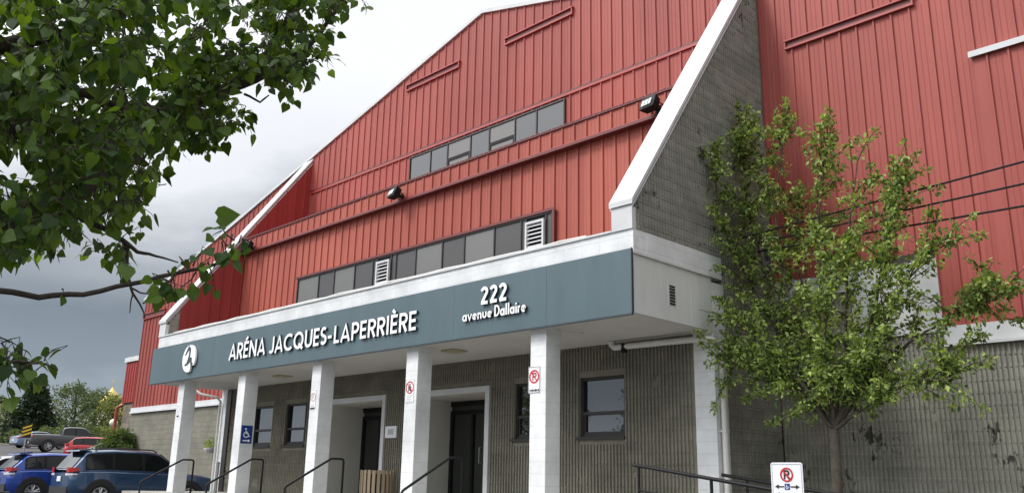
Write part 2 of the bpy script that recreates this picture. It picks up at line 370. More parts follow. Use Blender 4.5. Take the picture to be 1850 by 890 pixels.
# verge on the far side of the car park
vg = MB(); xx = [-500, -300, -200, -150, -110, -100, -92]
vg.v = [(x, y, gz(x)+.10) for x in xx for y in (-40, 10, 22, 60, 140)]
vg.f = [(i*5+j, (i+1)*5+j, (i+1)*5+j+1, i*5+j+1) for i in range(len(xx)-1) for j in range(4)]
tag(vg.build('verge', FAR), kind='structure')
kb = MB(); kb.box(-92.0, -91.7, -40, 140, gz(-92)-.3, gz(-92)+.13)
tag(kb.build('kerb', CONC), kind='structure')
isl = MB(); isl.prismZ([(-77, 20.5), (-73, 20.5), (-71, 24), (-73, 27.5), (-77, 27.5)], gz(-77)-.4, gz(-73)+.3)
pv = MB(); pv.box(-3.0, 14, 13.4, 15.55, -1.32, -1.2); pv.box(-8.25, -3.0, 13.4, 15.55, -1.32, -1.2)
tag(pv.build('planting_bed', GRASS), kind='structure')
# ramp from porch end down to the right
rmp = MB(); rmp.prismY([(-8.28, -1.35), (-2.2, -1.35), (-8.28, -.47)], 11.05, 13.2)
tag(rmp.build('ramp', CONC), kind='structure')

# ================================================================== ARENA BUILDING
Y0, YB, YW, Y3 = 11.0, 13.3, 13.35, 15.6
XL, XR = -26.4, -8.32
FLOOR = -.46
ZC = 2.64
bld = thing('arena_building', 'red ribbed metal arena with white columned porch and slate sign band', 'building', (-17.3, 15.6, -1.3))

def ribs(mb, zfun, x0, x1, yf, sp=.34, holes=(), w=.052, h=.034, off=.0):
    """vertical standing ribs on a wall facing -Y; zfun(x) -> (bottom, top)"""
    n = int((x1-x0)/sp)
    for i in range(n+1):
        x = x0+off+i*sp
        if x > x1-.03: break
        a, b = zfun(x)
        seg = [(a, b)]
        for hx0, hx1, hz0, hz1 in holes:
            if hx0-.03 < x < hx1+.03:
                ns_ = []
                for p, q in seg:
                    if hz1 <= p or hz0 >= q: ns_.append((p, q)); continue
                    if p < hz0: ns_.append((p, hz0))
                    if q > hz1: ns_.append((hz1, q))
                seg = ns_
        for p, q in seg:
            if q-p < .05: continue
            mb.hexa([(x-w/2, yf-.0, p), (x+w/2, yf, p), (x+w/2, yf+.01, p), (x-w/2, yf+.01, p),
                     (x-w/2, yf, q), (x+w/2, yf, q), (x+w/2, yf+.01, q), (x-w/2, yf+.01, q)]) if False else \
            mb.add([(x-w/2, yf, p), (x-w*.28, yf-h, p), (x+w*.28, yf-h, p), (x+w/2, yf, p), (x-w/2, yf, q), (x-w*.28, yf-h, q), (x+w*.28, yf-h, q), (x+w/2, yf, q)],
                   [(0, 1, 5, 4), (1, 2, 6, 5), (2, 3, 7, 6), (0, 3, 2, 1), (4, 5, 6, 7)])
            for dx in (sp*.36, sp*.64):      # shallow stiffening beads between the ribs
                if x+dx < x1-.02:
                    mb.add([(x+dx-.014, yf, p), (x+dx, yf-.006, p), (x+dx+.014, yf, p), (x+dx-.014, yf, q), (x+dx, yf-.006, q), (x+dx+.014, yf, q)], [(0, 1, 4, 3), (1, 2, 5, 4)])
XP, ZP, SL = -17.15, 13.44, .2605
def gable_top(x): return ZP - SL*abs(x-XP)
XLE, XRE = -39.3, 5.0
UW = (-20.30, -13.85, 8.3, 9.62)
ZFL = 2.80; ZFR = 2.70
gw = MB()
gw.prismY([(XLE, ZFL), (-26.2, ZFL), (-8.5, ZFR), (-8.5, 3.9), (-6.7, 3.9), (-6.7, ZFR), (XRE, ZFR), (XRE, gable_top(XRE)), (XP, ZP), (XLE, gable_top(XLE))][:2]+[(-26.2, 2.0), (-8.5, 2.0), (-8.5, 3.9), (-6.75, 3.9), (-6.75, 4.05), (-5.2, 4.05), (-5.2, ZFR), (XRE, ZFR), (XRE, gable_top(XRE)), (XP, ZP), (XLE, gable_top(XLE))], Y3, Y3+.25)
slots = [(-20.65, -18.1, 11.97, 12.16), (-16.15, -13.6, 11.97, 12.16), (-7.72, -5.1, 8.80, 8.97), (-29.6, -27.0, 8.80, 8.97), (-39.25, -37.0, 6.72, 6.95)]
holes = [UW] + slots + [(-26, -8.7, 9.70, 9.84)]
ribs(gw, lambda x: (ZFL if x < -26.2 else (7.4 if x < -8.6 else (3.93 if x < -6.75 else (4.08 if x < -5.2 else ZFR))), gable_top(x)-.02), XLE+.1, XRE, Y3, holes=holes)
gable = gw.build('gable_wall', RED, bld)
# lap joint flashing and hood slots
j = MB(); j.box(-25.9, -8.74, Y3-.05, Y3+.01, 9.70, 9.76); j.build('joint_flashing', REDTRIM, bld)
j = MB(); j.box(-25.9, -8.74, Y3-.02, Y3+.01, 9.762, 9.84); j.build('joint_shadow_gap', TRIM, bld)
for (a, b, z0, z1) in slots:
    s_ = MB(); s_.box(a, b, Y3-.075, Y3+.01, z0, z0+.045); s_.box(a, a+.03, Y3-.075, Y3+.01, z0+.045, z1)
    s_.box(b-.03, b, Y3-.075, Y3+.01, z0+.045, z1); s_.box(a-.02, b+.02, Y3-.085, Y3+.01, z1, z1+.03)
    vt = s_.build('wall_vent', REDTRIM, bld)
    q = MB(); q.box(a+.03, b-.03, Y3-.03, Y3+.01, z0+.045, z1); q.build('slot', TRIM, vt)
# projecting siding bay on the far right with pale cap
pb = MB(); pb.prismY([(-4.2, ZFR+.01), (XRE-.02, ZFR+.01), (XRE-.02, 7.40), (-4.2, 7.40)], Y3-.09, Y3-.001)
ribs(pb, lambda x: (ZFR+.01, 7.38), -4.15, XRE-.05, Y3-.09, off=.18)
pb.build('siding_bay', RED, bld)
c_ = MB(); c_.box(-4.25, XRE, Y3-.17, Y3-.002, 7.40, 7.47); c_.box(-4.25, XRE, Y3-.17, Y3-.155, 7.36, 7.40); c_.build('bay_cap', WHITE, bld)
# gable rake coping
def rake(x0, x1, name):
    m = MB(); z0, z1 = gable_top(x0), gable_top(x1)
    m.hexa([(x0, Y3-.07, z0-.04), (x1, Y3-.07, z1-.04), (x1, Y3+.3, z1-.04), (x0, Y3+.3, z0-.04), (x0, Y3-.07, z0+.07), (x1, Y3-.07, z1+.07), (x1, Y3+.3, z1+.07), (x0, Y3+.3, z0+.07)])
    m.build(name, WHITE, bld)
rake(XLE-.1, XP, 'rake_coping'); rake(XP, XRE+.1, 'rake_coping')
rf = MB()
rf.add([(XLE, Y3+.3, gable_top(XLE)), (XP, Y3+.3, ZP), (XRE, Y3+.3, gable_top(XRE)), (XLE, 75, gable_top(XLE)), (XP, 75, ZP), (XRE, 75, gable_top(XRE))], [(0, 1, 4, 3), (1, 2, 5, 4)])
rf.build('roof', ROOFM, bld)
sw = MB(); sw.box(XLE, XLE+.25, Y3+.251, 75, -1.5, gable_top(XLE)); sw.box(XRE-.25, XRE, Y3+.251, 75, -1.5, gable_top(XRE)); sw.box(XLE+.251, XRE-.251, 74.7, 75, -1.5, 7); sw.build('side_wall', RED, bld)
# white flashing and block bases of the long wall
m = MB(); m.box(XLE, -26.4, Y3-.05, Y3+.2, 2.58, 2.80); m.box(XLE, -26.4, Y3-.10, Y3-.051, 2.56, 2.63)
m.build('base_flashing', WHITE, bld)
m = MB(); m.box(-5.2, XRE, Y3-.05, Y3+.2, 2.37, 2.70); m.box(-5.2, XRE, Y3-.11, Y3-.051, 2.35, 2.40); m.box(-8.3, -6.75, Y3-.05, Y3+.2, 3.55, 3.9); m.box(-8.3, -6.75, Y3-.10, Y3-.051, 3.53, 3.58)
m.build('base_flashing', WHITE, bld)
m = MB(); m.box(-6.75, -5.2, Y3-.06, Y3+.2, 2.62, 3.90); m.box(-6.0, -5.985, Y3-.066, Y3-.061, 2.62, 3.90); m.build('white_infill_panel', WHITE, bld)
m = MB(); m.box(-6.75, -5.2, Y3-.03, Y3+.2, 3.902, 4.05); m.build('lintel_shadow', BRONZE, bld)  # shadow over the infill panel, put in as a dark strip
m = MB(); m.box(XLE, -26.4, Y3+.0, Y3+.3, -1.5, 2.58); m.build('block_wall', LEFTBLK, bld)
# fluted walls ------------------------------------------------------------
rnd = random.Random(3)
def flutes(mb, u0, u1, zfun, put, holes=(), sp=.08, w=.042, h=.032, course=.2, broken=.012, z00=-1.46):
    """put(u, d, z) -> world; ribs broken at every mortar course"""
    n = int((u1-u0)/sp); dead = set()
    for i in range(n):
        u = u0+(i+.5)*sp; a, b = zfun(u)
        k0 = int(math.floor((a-z00)/course)); k1 = int(math.ceil((b-z00)/course))
        for k in range(k0, k1):
            p = max(a, z00+k*course+.010); q = min(b, z00+(k+1)*course-.010)
            if q-p < .03: continue
            if any(x0-.02 < u < x1+.02 and q > z0-.01 and p < z1+.01 for x0, x1, z0, z1 in holes): continue
            hh = h*(1+rnd.uniform(-.12, .12)); ww = w*(1+rnd.uniform(-.08, .08)); uu = u+rnd.uniform(-.003, .003)
            if (i, k) in dead: hh *= .25
            elif rnd.random() < broken:
                for di in range(rnd.randint(1, 4)): dead.add((i+di, k))
                p = p + (q-p)*rnd.uniform(.3, .8)
            mb.add([put(uu-ww/2, 0, p), put(uu-ww*.36, hh, p), put(uu+ww*.36, hh, p), put(uu+ww/2, 0, p), put(uu-ww/2, 0, q), put(uu-ww*.36, hh, q), put(uu+ww*.36, hh, q), put(uu+ww/2, 0, q)],
                   [(0, 1, 5, 4), (1, 2, 6, 5), (2, 3, 7, 6), (0, 3, 2, 1), (4, 5, 6, 7)])
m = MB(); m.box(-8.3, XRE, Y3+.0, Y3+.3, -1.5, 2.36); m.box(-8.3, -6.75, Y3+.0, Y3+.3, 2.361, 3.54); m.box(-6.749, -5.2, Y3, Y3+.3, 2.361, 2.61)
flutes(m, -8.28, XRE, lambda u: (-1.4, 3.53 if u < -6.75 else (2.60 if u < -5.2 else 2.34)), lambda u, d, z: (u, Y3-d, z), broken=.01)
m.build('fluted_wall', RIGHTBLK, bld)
# porch back wall with window and door openings
WZ0, WZ1 = .87, 2.03
WINS = [(-24.35, -23.22), (-22.50, -21.37), (-13.25, -12.12), (-11.43, -10.30)]
DOORS = [(-20.62, -17.74), (-16.88, -13.99)]
DZ = 2.04
hol = [(a, b, WZ0, WZ1) for a, b in WINS] + [(a, b, FLOOR, DZ) for a, b in DOORS]
m = MB()
edges = sorted([(a, b, 'w') for a, b in WINS]+[(a, b, 'd') for a, b in DOORS]); x = XL+.42
for a, b, k in edges:
    m.box(x, a, YB, YB+.3, FLOOR-.9, ZC+.6)
    m.box(a, b, YB, YB+.3, WZ1 if k == 'w' else DZ, ZC+.6)
    if k == 'w': m.box(a, b, YB, YB+.3, FLOOR-.9, WZ0)
    x = b
m.box(x, XR-.42, YB, YB+.3, FLOOR-.9, ZC+.6)
flutes(m, XL+.42, XR-.40, lambda u: (FLOOR, ZC-.005), lambda u, d, z: (u, YB-d, z), holes=hol, broken=.004)
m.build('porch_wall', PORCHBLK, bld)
# porch windows
for a, b in WINS:
    f = MB(); y0, y1 = YB+.06, YB+.14; w = .055
    f.box(a, b, y0, y1, WZ1-w, WZ1); f.box(a, b, y0, y1, WZ0, WZ0+w); f.box(a, a+w, y0, y1, WZ0+w, WZ1-w); f.box(b-w, b, y0, y1, WZ0+w, WZ1-w)
    zm = WZ0+.46; f.box(a+w, b-w, y0, y1, zm-.03, zm+.03)
    f.box(a+w, b-w, y0+.02, y1-.005, WZ0+w, WZ0+w+.05); f.box(a+w, a+w+.04, y0+.02, y1-.005, WZ0+w+.05, zm-.03); f.box(b-w-.04, b-w, y0+.02, y1-.005, WZ0+w+.05, zm-.03)
    fo = f.build('window', BRONZE, bld)
    s_ = MB(); s_.box(a-.06, b+.02, YB-.07, YB+.059, WZ0-.045, WZ0-.002); s_.build('sill', BRONZE, fo)
    p = MB(); p.box(a+w, b-w, y1-.02, y1-.012, zm+.03, WZ1-w); p.box(a+w+.04, b-w-.04, y1-.02, y1-.012, WZ0+w+.05, zm-.03); p.build('pane', GLASS, fo)
# entrance portals: white surround, deep cream reveal, dark glazed double doors
for k, (a, b) in enumerate(DOORS):
    t = .13; yd = 14.62
    f = MB(); f.box(a, b, YB-.05, YB-.001, DZ-t, DZ); f.box(a, a+t, YB-.05, YB-.001, FLOOR, DZ-t); f.box(b-t, b, YB-.05, YB-.001, FLOOR, DZ-t)
    fo = f.build('entrance_surround', WHITE, bld)
    r = MB(); r.box(a, a+t, YB, yd, FLOOR, DZ-t); r.box(b-t, b, YB, yd, FLOOR, DZ-t); r.box(a, b, YB+.001, yd, DZ-t+.001, DZ-.002)
    r.box(a+t+.001, a+t+.95, yd, yd+.1, FLOOR, DZ-t)
    r.build('reveal', JAMB, fo)
    d0, d1 = a+t+.0, b-t
    if k == 0: d0, d1 = a+t+.0, b-t
    dd = MB(); w = .09; zt = 1.62; xm = (d0+d1)/2; y0, y1 = yd-.07, yd-.001
    dd.box(d0, d1, y0, y1, DZ-t-.12, DZ-t-.002); dd.box(d0, d1, y0, y1, zt-.04, zt+.06)
    for xx_ in (d0, xm-.55, xm-.05, xm+.45, d1-w): dd.box(xx_, xx_+w, y0, y1, FLOOR, DZ-t-.122) if False else dd.box(xx_, xx_+w, y0, y1, FLOOR, zt-.041)
    dd.box(d0, d1, y0+.01, y1, FLOOR, FLOOR+.18) if False else None
    do = dd.build('entrance_door', BLACK, bld)
    p = MB(); p.box(d0+.01, d1-.01, y1-.03, y1-.02, FLOOR, DZ-t-.12); p.build('pane', DOORGLASS, do)
    for hx in (xm-.16, xm+.14):
        h = MB(); h.tube([(hx, y0, .42), (hx, y0-.06, .42), (hx, y0-.06, .78), (hx, y0, .78)], .014, 6); h.build('handle', ALU, do)
    if k == 1:
        n_ = MB(); n_.box(xm+.20, xm+.33, y1-.045, y1-.031, .72, .98); n_.build('notice', SIGNW, do)
        n_ = MB(); n_.box(xm+.19, xm+.34, y1-.05, y1-.046, .985, 1.06); n_.build('sticker', SIGNB, do)
        n_ = MB(); n_.box(xm+.62, xm+.74, y1-.045, y1-.031, .97, 1.08); n_.build('sticker', SIGNB, do)
# columns
COLX = [-24.80, -21.27, -17.75, -14.22, -10.68]
for x in COLX:
    m = MB(); m.box(x, x+.378, 11.10, 11.475, FLOOR, ZC+.02); m.build('column', COLBLK, bld, bevel=.008)
# corner pillars
for x0, x1 in ((XL-.02, XL+.42), (XR-.40, XR+.02)):
    m = MB(); m.box(x0, x1, YB-.02, YB+.38, -1.4, ZC+.9); m.build('corner_pillar', COLBLK, bld)
# canopy: soffit, fascia backing, end panels, parapet
m = MB(); m.box(-26.42, -8.34, 10.98, YB-.005, ZC, ZC+.12); so_ = m.build('soffit', SOFFIT, bld)
for sx, sy in ((-21.04, 12.24), (-13.73, 11.96)):
    m = MB(); m.box(sx-.2, sx+.2, sy-.2, sy+.2, ZC-.035, ZC-.001); m.build('soffit_light', mat('yellowed_diffuser', (.42, .37, .25), rough=.5), so_)
m = MB(); m.lathe([(.12, -.03), (.14, 0)], (-10.27, 11.85, ZC-.001), 14); m.build('ceiling_speaker', SOFFIT, so_)
for xs_ in (XR-.06, XL-.02):
    m = MB(); m.box(xs_, xs_+.08, 11.0, YB-.021, ZC+.005, 3.63); m.build('end_panel', PANELW, bld)
m = MB(); m.box(XR-.001, XR+.055, 10.995, YB-.03, 3.615, 3.655); m.box(XR+.021, XR+.026, 12.62, 12.625, ZC+.02, 3.6); m.build('end_panel_trim', PANELW, bld)
v = MB()
for i in range(7): v.box(XR+.021, XR+.035, 11.97, 12.13, 2.93+.05*i, 2.955+.05*i)
v.build('end_vent', BLACK, bld)
v = MB(); v.box(XR+.0205, XR+.027, 11.94, 11.969, 2.88, 3.30); v.box(XR+.0205, XR+.027, 12.131, 12.16, 2.88, 3.30); v.build('end_vent_frame', PANELW, bld)
m = MB(); m.box(XL, XR, Y0+.03, Y0+.4, 3.60, 4.05); m.box(XR-.4, XR+.01, Y0+.401, YB+.36, 3.64, 4.05); m.box(XL-.01, XL+.4, Y0+.401, YB+.36, 3.64, 4.05)
m.build('parapet', WHITEBLK, bld)
m = MB(); m.box(XL+.44, XR-.44, Y0+.0, Y0+.44, 4.051, 4.085); m.build('parapet_cap', WHITE, bld)
m = MB(); m.box(XL+.4, XR-.4, Y0+.4, YW, 3.70, 3.80); m.build('canopy_roof', ROOFM, bld)
m = MB(); pts = [(XL+.9+i*.62, Y0+.10+.01*math.sin(i*1.7), 4.13+.012*math.sin(i*2.3)) for i in range(27)]; m.tube(pts, .014, 6)
for p in pts[::3]: m.box(p[0]-.03, p[0]+.03, p[1]-.03, p[1]+.03, 4.085, p[2])
m.build('parapet_conduit', PVC, bld)
# lower wing wall (set on porch back wall line) and eave band
LWX = (-22.45, -12.20); LWZ = (4.55, 5.69)
m = MB(); m.box(XL+.4, XR-.4, YW, YW+.2, 3.3, 7.06)
ribs(m, lambda x: (3.85, 7.02), XL+.5, XR-.42, YW, holes=[(LWX[0]-.06, LWX[1]+.06, LWZ[0], LWZ[1]+.06)], off=.12)
m.build('wing_wall', REDW, bld)
m = MB(); m.box(XL+.4, XR-.4, YW-.12, YW+.2, 7.061, 7.50)
ribs(m, lambda x: (7.10, 7.47), XL+.5, XR-.42, YW-.12, off=.12)
band = m.build('eave_band', REDW, bld)
m = MB(); m.box(XL+.4, XR-.4, YW-.19, YW-.001, 7.00, 7.06); m.build('band_gutter', TRIM, bld)
m = MB(); m.box(XL+.4, XR-.4, YW-.155, YW-.121, 7.062, 7.095); m.build('band_trim', REDTRIM, bld)
m = MB(); m.box(XL+.4, XR-.4, YW-.16, YW+.05, 7.501, 7.53)
x = XL+.5
while x < XR-.5:
    m.box(x, x+.12, YW-.165, YW+.1, 7.531, 7.556); x += .17
m.build('eave_edge', TRIM, bld)
m = MB(); m.add([(XL+.4, YW-.1, 7.52), (XR-.4, YW-.1, 7.52), (XR-.4, Y3, 8.15), (XL+.4, Y3, 8.15)], [(0, 1, 2, 3)]); m.build('wing_roof', REDTRIM, bld)
# strip windows
def strip(xs_, z0, z1, y, kinds, name, frame=BRONZE, border=.07):
    f = MB(); a, b = xs_[0], xs_[-1]; d = .06
    f.box(a-border, b+border, y-d, y+.0, z1, z1+border); f.box(a-border, a, y-d, y, z0, z1); f.box(b, b+border, y-d, y, z0, z1); f.box(a-border, b+border, y-d, y, z0-.06, z0)
    for x in xs_[1:-1]: f.box(x-.018, x+.018, y-d+.008, y-.002, z0, z1)
    fo = f.build(name, frame, bld)
    for (x0, x1), k in zip(zip(xs_, xs_[1:]), kinds):
        if k == 'V':
            l = MB(); w = .05
            l.box(x0+.02, x1-.02, y-.11, y-.01, z1-.10-w, z1-.10); l.box(x0+.02, x1-.02, y-.11, y-.01, z1-.74, z1-.74+w)
            l.box(x0+.02, x0+.02+w, y-.11, y-.01, z1-.74+w, z1-.1-w); l.box(x1-.02-w, x1-.02, y-.11, y-.01, z1-.74+w, z1-.1-w)
            for i in range(6):
                zz = z1-.69+i*.092
                l.hexa([(x0+.07, y-.10, zz), (x1-.07, y-.10, zz), (x1-.07, y-.03, zz+.05), (x0+.07, y-.03, zz+.05), (x0+.07, y-.10, zz+.014), (x1-.07, y-.10, zz+.014), (x1-.07, y-.03, zz+.064), (x0+.07, y-.03, zz+.064)])
            lo = l.build('louvre', WHITE, fo)
            q = MB(); q.box(x0+.018, x1-.018, y-.025, y-.012, z0, z1); q.build('louvre_backing', BLACK, fo)
            continue
        mt = {'L': PANEL_L, 'D': PANEL_D, 'G': GLASSU, 'S': PANEL_L}[k]
        q = MB(); q.box(x0+.018, x1-.018, y-.028, y-.012, z0, z1); q.build('pane', mt, fo)
        if k == 'S':
            s2 = MB(); zs = z0+.64*(z1-z0)
            s2.box(x0+.018, x1-.018, y-.05, y-.029, zs-.045, zs+.045); s2.box(x0+.018, x0+.07, y-.05, y-.029, z0, zs-.045); s2.box(x1-.07, x1-.018, y-.05, y-.029, z0, zs-.045); s2.build('sash', BLACK, fo)
strip([-20.24, -19.27, -18.49, -17.48, -16.70, -15.68, -14.87, -13.90], 8.2, 9.60, Y3, 'GGSGSGG', 'strip_window', border=.04)
strip([-22.43, -21.33, -20.54, -19.55, -18.71, -18.51, -17.91, -17.70, -16.89, -15.86, -15.05, -14.02, -13.15, -12.99, -12.39, -12.22], 4.6, 5.66, YW, 'LDLDDVDDLDLDDVD', 'strip_window', border=.04)
m = MB(); m.box(LWX[0]-.12, LWX[1]+.10, YW-.09, YW-.061, 5.70, 5.76); m.box(LWX[1]+.03, LWX[1]+.09, YW-.09, YW-.001, 4.5, 5.70); m.build('window_trim', TRIM, bld)
# sloped fins: block outside, red siding inside, white coping
YFT, ZFT = Y3-.002, 11.0
def finz(y): return 4.48+(y-11.0)*1.412
for side in (-1, 1):
    x0, x1 = (XL, XL+.42) if side < 0 else (XR-.42, XR)
    m = MB(); m.prismX([(Y0+.101, 4.055), (YFT, 4.055), (YFT, finz(YFT)), (Y0+.101, finz(Y0+.101))], x0, x1)
    m.prismX([(YB+.38, -1.4), (YFT, -1.4), (YFT, 4.054), (YB+.38, 4.054)], x0+.001, x1-.001)
    if side > 0:
        flutes(m, Y0+.12, YFT-.01, lambda u: (-1.3 if u > YB+.40 else 4.06, finz(u)-.1), lambda u, d, z: (x1+d, u, z), broken=.008, h=.02)
    fo = m.build('fin_wall', FINBLK, bld)
    s_ = MB()
    xi = x1 if side < 0 else x0
    dx = .02 if side < 0 else -.02
    s_.prismX([(Y0+.40, 4.09), (YFT, 4.09), (YFT, finz(YFT)-.02), (Y0+.40, finz(Y0+.40)-.02)], min(xi, xi+dx), max(xi, xi+dx))
    y = Y0+.6
    while y < YFT:
        a = xi+dx; b = a+(.03 if side < 0 else -.03)
        s_.add([(a, y-.026, 4.1), (b, y-.014, 4.1), (b, y+.014, 4.1), (a, y+.026, 4.1), (a, y-.026, finz(y)-.06), (b, y-.014, finz(y)-.06), (b, y+.014, finz(y)-.06), (a, y+.026, finz(y)-.06)],
               [(0, 1, 5, 4), (1, 2, 6, 5), (2, 3, 7, 6), (4, 5, 6, 7)])
        y += .34
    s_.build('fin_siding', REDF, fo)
    c_ = MB(); o_ = .035
    p = [(Y0-.03, 4.46), (Y3+.05, finz(Y3+.08)-.02), (Y3+.05, finz(Y3+.08)+.07), (Y0-.03, 4.55)]
    c_.prismX(p, x0-o_, x1+o_)
    pl = [(Y0+.0, 4.42), (Y3, finz(Y3)-.09), (Y3, finz(Y3)-.03), (Y0, 4.459)]
    c_.prismX(pl, x0-.03, x1+.03)
    for i in range(1, 4):      # sheet joints
        y = Y0+i*1.35; z = finz(y)+.045
        c_.prismX([(y, z), (y+.05, z+.07), (y+.05, z+.085), (y, z+.015)], x0-o_-.006, x1+o_+.006)
    c_.build('coping', WHITE, fo)
    b_ = MB(); b_.box(x0-.005, x1+.005, Y0+.0, Y0+.10, 4.051, 4.42); b_.build('fin_foot', WHITE, fo)
# porch floor and steps
m = MB(); m.box(XL, XR, 10.5, YB+.02, -1.4, FLOOR-.0)
for a, b in DOORS: m.box(a, b, YB+.021, 14.75, -1.4, FLOOR-.001)
m.build('porch_floor', CONC, bld)
m = MB()
for i in range(1, 5): m.box(XL+.6, XR-.3, 10.5-.3*i, 10.499-.3*(i-1), -1.4, FLOOR-.168*i)
m.build('porch_steps', CONC, bld)

# annex at the far left
ax = thing('annex_building', 'low red and stone annex with white cap behind the arena corner', 'building', (-46, 24, gz(-46)))
m = MB(); m.box(-52, -39.4, 20, 40, 3.95, 6.28); ribs(m, lambda x: (3.97, 6.26), -51.9, -39.5, 20, off=.1); m.build('upper_wall', REDF, ax)
m = MB(); m.box(-51.9, -39.4, 20.1, 39.9, -.6, 3.949); m.build('stone_wall', STONE, ax)
m = MB(); m.box(-52.1, -39.35, 19.9, 40.1, 6.281, 6.55); m.build('roof_cap', WHITE, ax)
m = MB(); m.tube([(-52.05, 20.2, 3.9), (-52.3, 19.9, 3.7), (-52.3, 19.9, 1.0)], .10, 8); m.build('downspout', mat('rust_red_pipe', (.30, .06, .03), rough=.5), ax)

# ================================================================== SIGN BAND
sg = thing('arena_sign', 'long slate blue sign band with white letters across the porch front', 'sign', (-17.3, 10.95, 2.63))
YS = 10.93; sx = [-26.5, -22.53, -17.5, -12.6, -10.15, -8.3]
for a, b in zip(sx, sx[1:]):
    m = MB(); m.box(a+.002, b-.002, YS, 10.975, 2.628, 3.69); m.build('sign_panel', SIGN, sg)
m = MB(); m.box(-26.5, -8.296, YS-.006, 10.97, 2.60, 2.627); m.box(-8.298, -8.285, YS-.006, 10.97, 2.628, 3.695); m.build('sign_edge', SIGNE, sg)
def lettering(txt, x0, x1, z0, h, depth=.042, thick=None, gap=.1):
    # small stand-off between board and letter gives the drop shadow
    lo = text_mb(txt, x0, x1, z0, h, YS-.006, depth-.008, gap, thick).build('letter_returns', SIGNE, sg)
    text_mb(txt, x0, x1, z0, h, YS-.006, .006, gap, thick, base=depth+.001).build('letter_faces', LETTER, lo)
lettering('ARÉNA', -21.50, -19.64, 2.935, .43)
lettering('JACQUES-', -19.42, -16.70, 2.93, .42)
lettering('LAPERRIÈRE', -16.62, -13.68, 2.92, .40)
lettering('222', -11.79, -11.09, 3.19, .335, thick=.2)
lettering('avenue', -12.28, -11.47, 2.925, .205)
lettering('Dallaire', -11.40, -10.60, 2.92, .215)
m = MB(); ec = (-23.83, 3.18)
circ = [(ec[0]+.40*math.cos(t*PI/20), ec[1]+.385*math.sin(t*PI/20)) for t in range(40)]
circ = [p for i, p in enumerate(circ) if i not in (33, 34, 35, 36)]
circ.insert(33, (ec[0]+.16, ec[1]-.20)); circ.insert(34, (ec[0]+.30, ec[1]-.215))
m.prismY(circ, YS-.07, YS-.02); em = m.build('emblem', LETTER, sg)
m = MB(); pe = lambda u, v, d: (ec[0]+(u*1.12+.03)*.40, YS-.071-d*.004, ec[1]+v*1.1*.385)
ribbon(m, [(-.55, .25), (-.36, .48), (-.18, .66), (-.02, .74)], .12, pe, 1, w1=.32)
ribbon(m, [(-.02, .70), (.06, .5), (.04, .2), (-.1, -.12), (-.3, -.42)], .24, pe, 1.4, w1=.12)
ribbon(m, [(-.48, -.42), (-.15, -.34), (.08, -.18), (.28, .0)], .12, pe, 1.8, w1=.28)
ribbon(m, [(.28, .02), (.32, -.2), (.42, -.44), (.58, -.36)], .24, pe, 2.2, w1=.12)
m.build('emblem_stroke', SIGNE, em)

# ================================================================== SMALL SIGNS
def plate(mb, x0, x1, z0, z1, y, t=.006, r=.02):
    pts = []
    for cx, cz, a in ((x1-r, z0+r, -90), (x1-r, z1-r, 0), (x0+r, z1-r, 90), (x0+r, z0+r, 180)):
        pts += arc(cx, cz, r, r, a, a+90, 4)
    mb.prismY(pts, y-t, y)
def stroke_part(strokes, w, y, mt, parent, name, d0=.003):
    mb = MB()
    for i, s in enumerate(strokes):
        closed = s[0] == 'c'; p = s[1] if closed else s
        ribbon(mb, p, w, lambda u, v, d: (u, y-d, v), d0+.0008*i, closed)
    return mb.build(name, mt, parent)
def ring(cx, cz, r, n=24): return ('c', arc(cx, cz, r, r, 0, 360, n)[:-1])
yc = 11.10
def col_sign(name, label, x0, x1, z0, z1, group=None):
    t = thing(name, label, 'sign', ((x0+x1)/2, yc, z0))
    m = MB(); plate(m, x0, x1, z0, z1, yc); m.build('plate', SIGNW, t)
    return t
def border(t, x0, x1, z0, z1, y, mt, w=.008, i=.012):
    stroke_part([('c', [(x0+i, z0+i), (x1-i, z0+i), (x1-i, z1-i), (x0+i, z1-i)])], w, y, mt, t, 'border')
# 5: no parking
t = col_sign('parking_sign', 'white no parking sign with red ring on the column nearest the drainpipe', -10.72, -10.43, 1.50, 1.97)
ys_ = yc-.0065
stroke_part([ring(-10.575, 1.79, .105)], .03, ys_, SIGNR, t, 'prohibition_ring')
stroke_part([[(-10.605, 1.72), (-10.605, 1.86)], [(-10.605, 1.85), (-10.56, 1.85)]+arc(-10.56, 1.82, .03, .03, 90, -90, 6)+[(-10.605, 1.79)]], .026, ys_, SIGNR, t, 'letter', .004)
stroke_part([[(-10.64, 1.86), (-10.51, 1.72)]], .02, ys_, SIGNR, t, 'slash', .007)
m = MB()
for i, w in enumerate((.02, .03, .02, .035, .02, .03)): m.box(-10.68+.038*i, -10.68+.038*i+w, ys_-.004, ys_, 1.535, 1.57)
m.build('caption', SIGNK, t); border(t, -10.72, -10.43, 1.50, 1.97, ys_, SIGNK, .007)
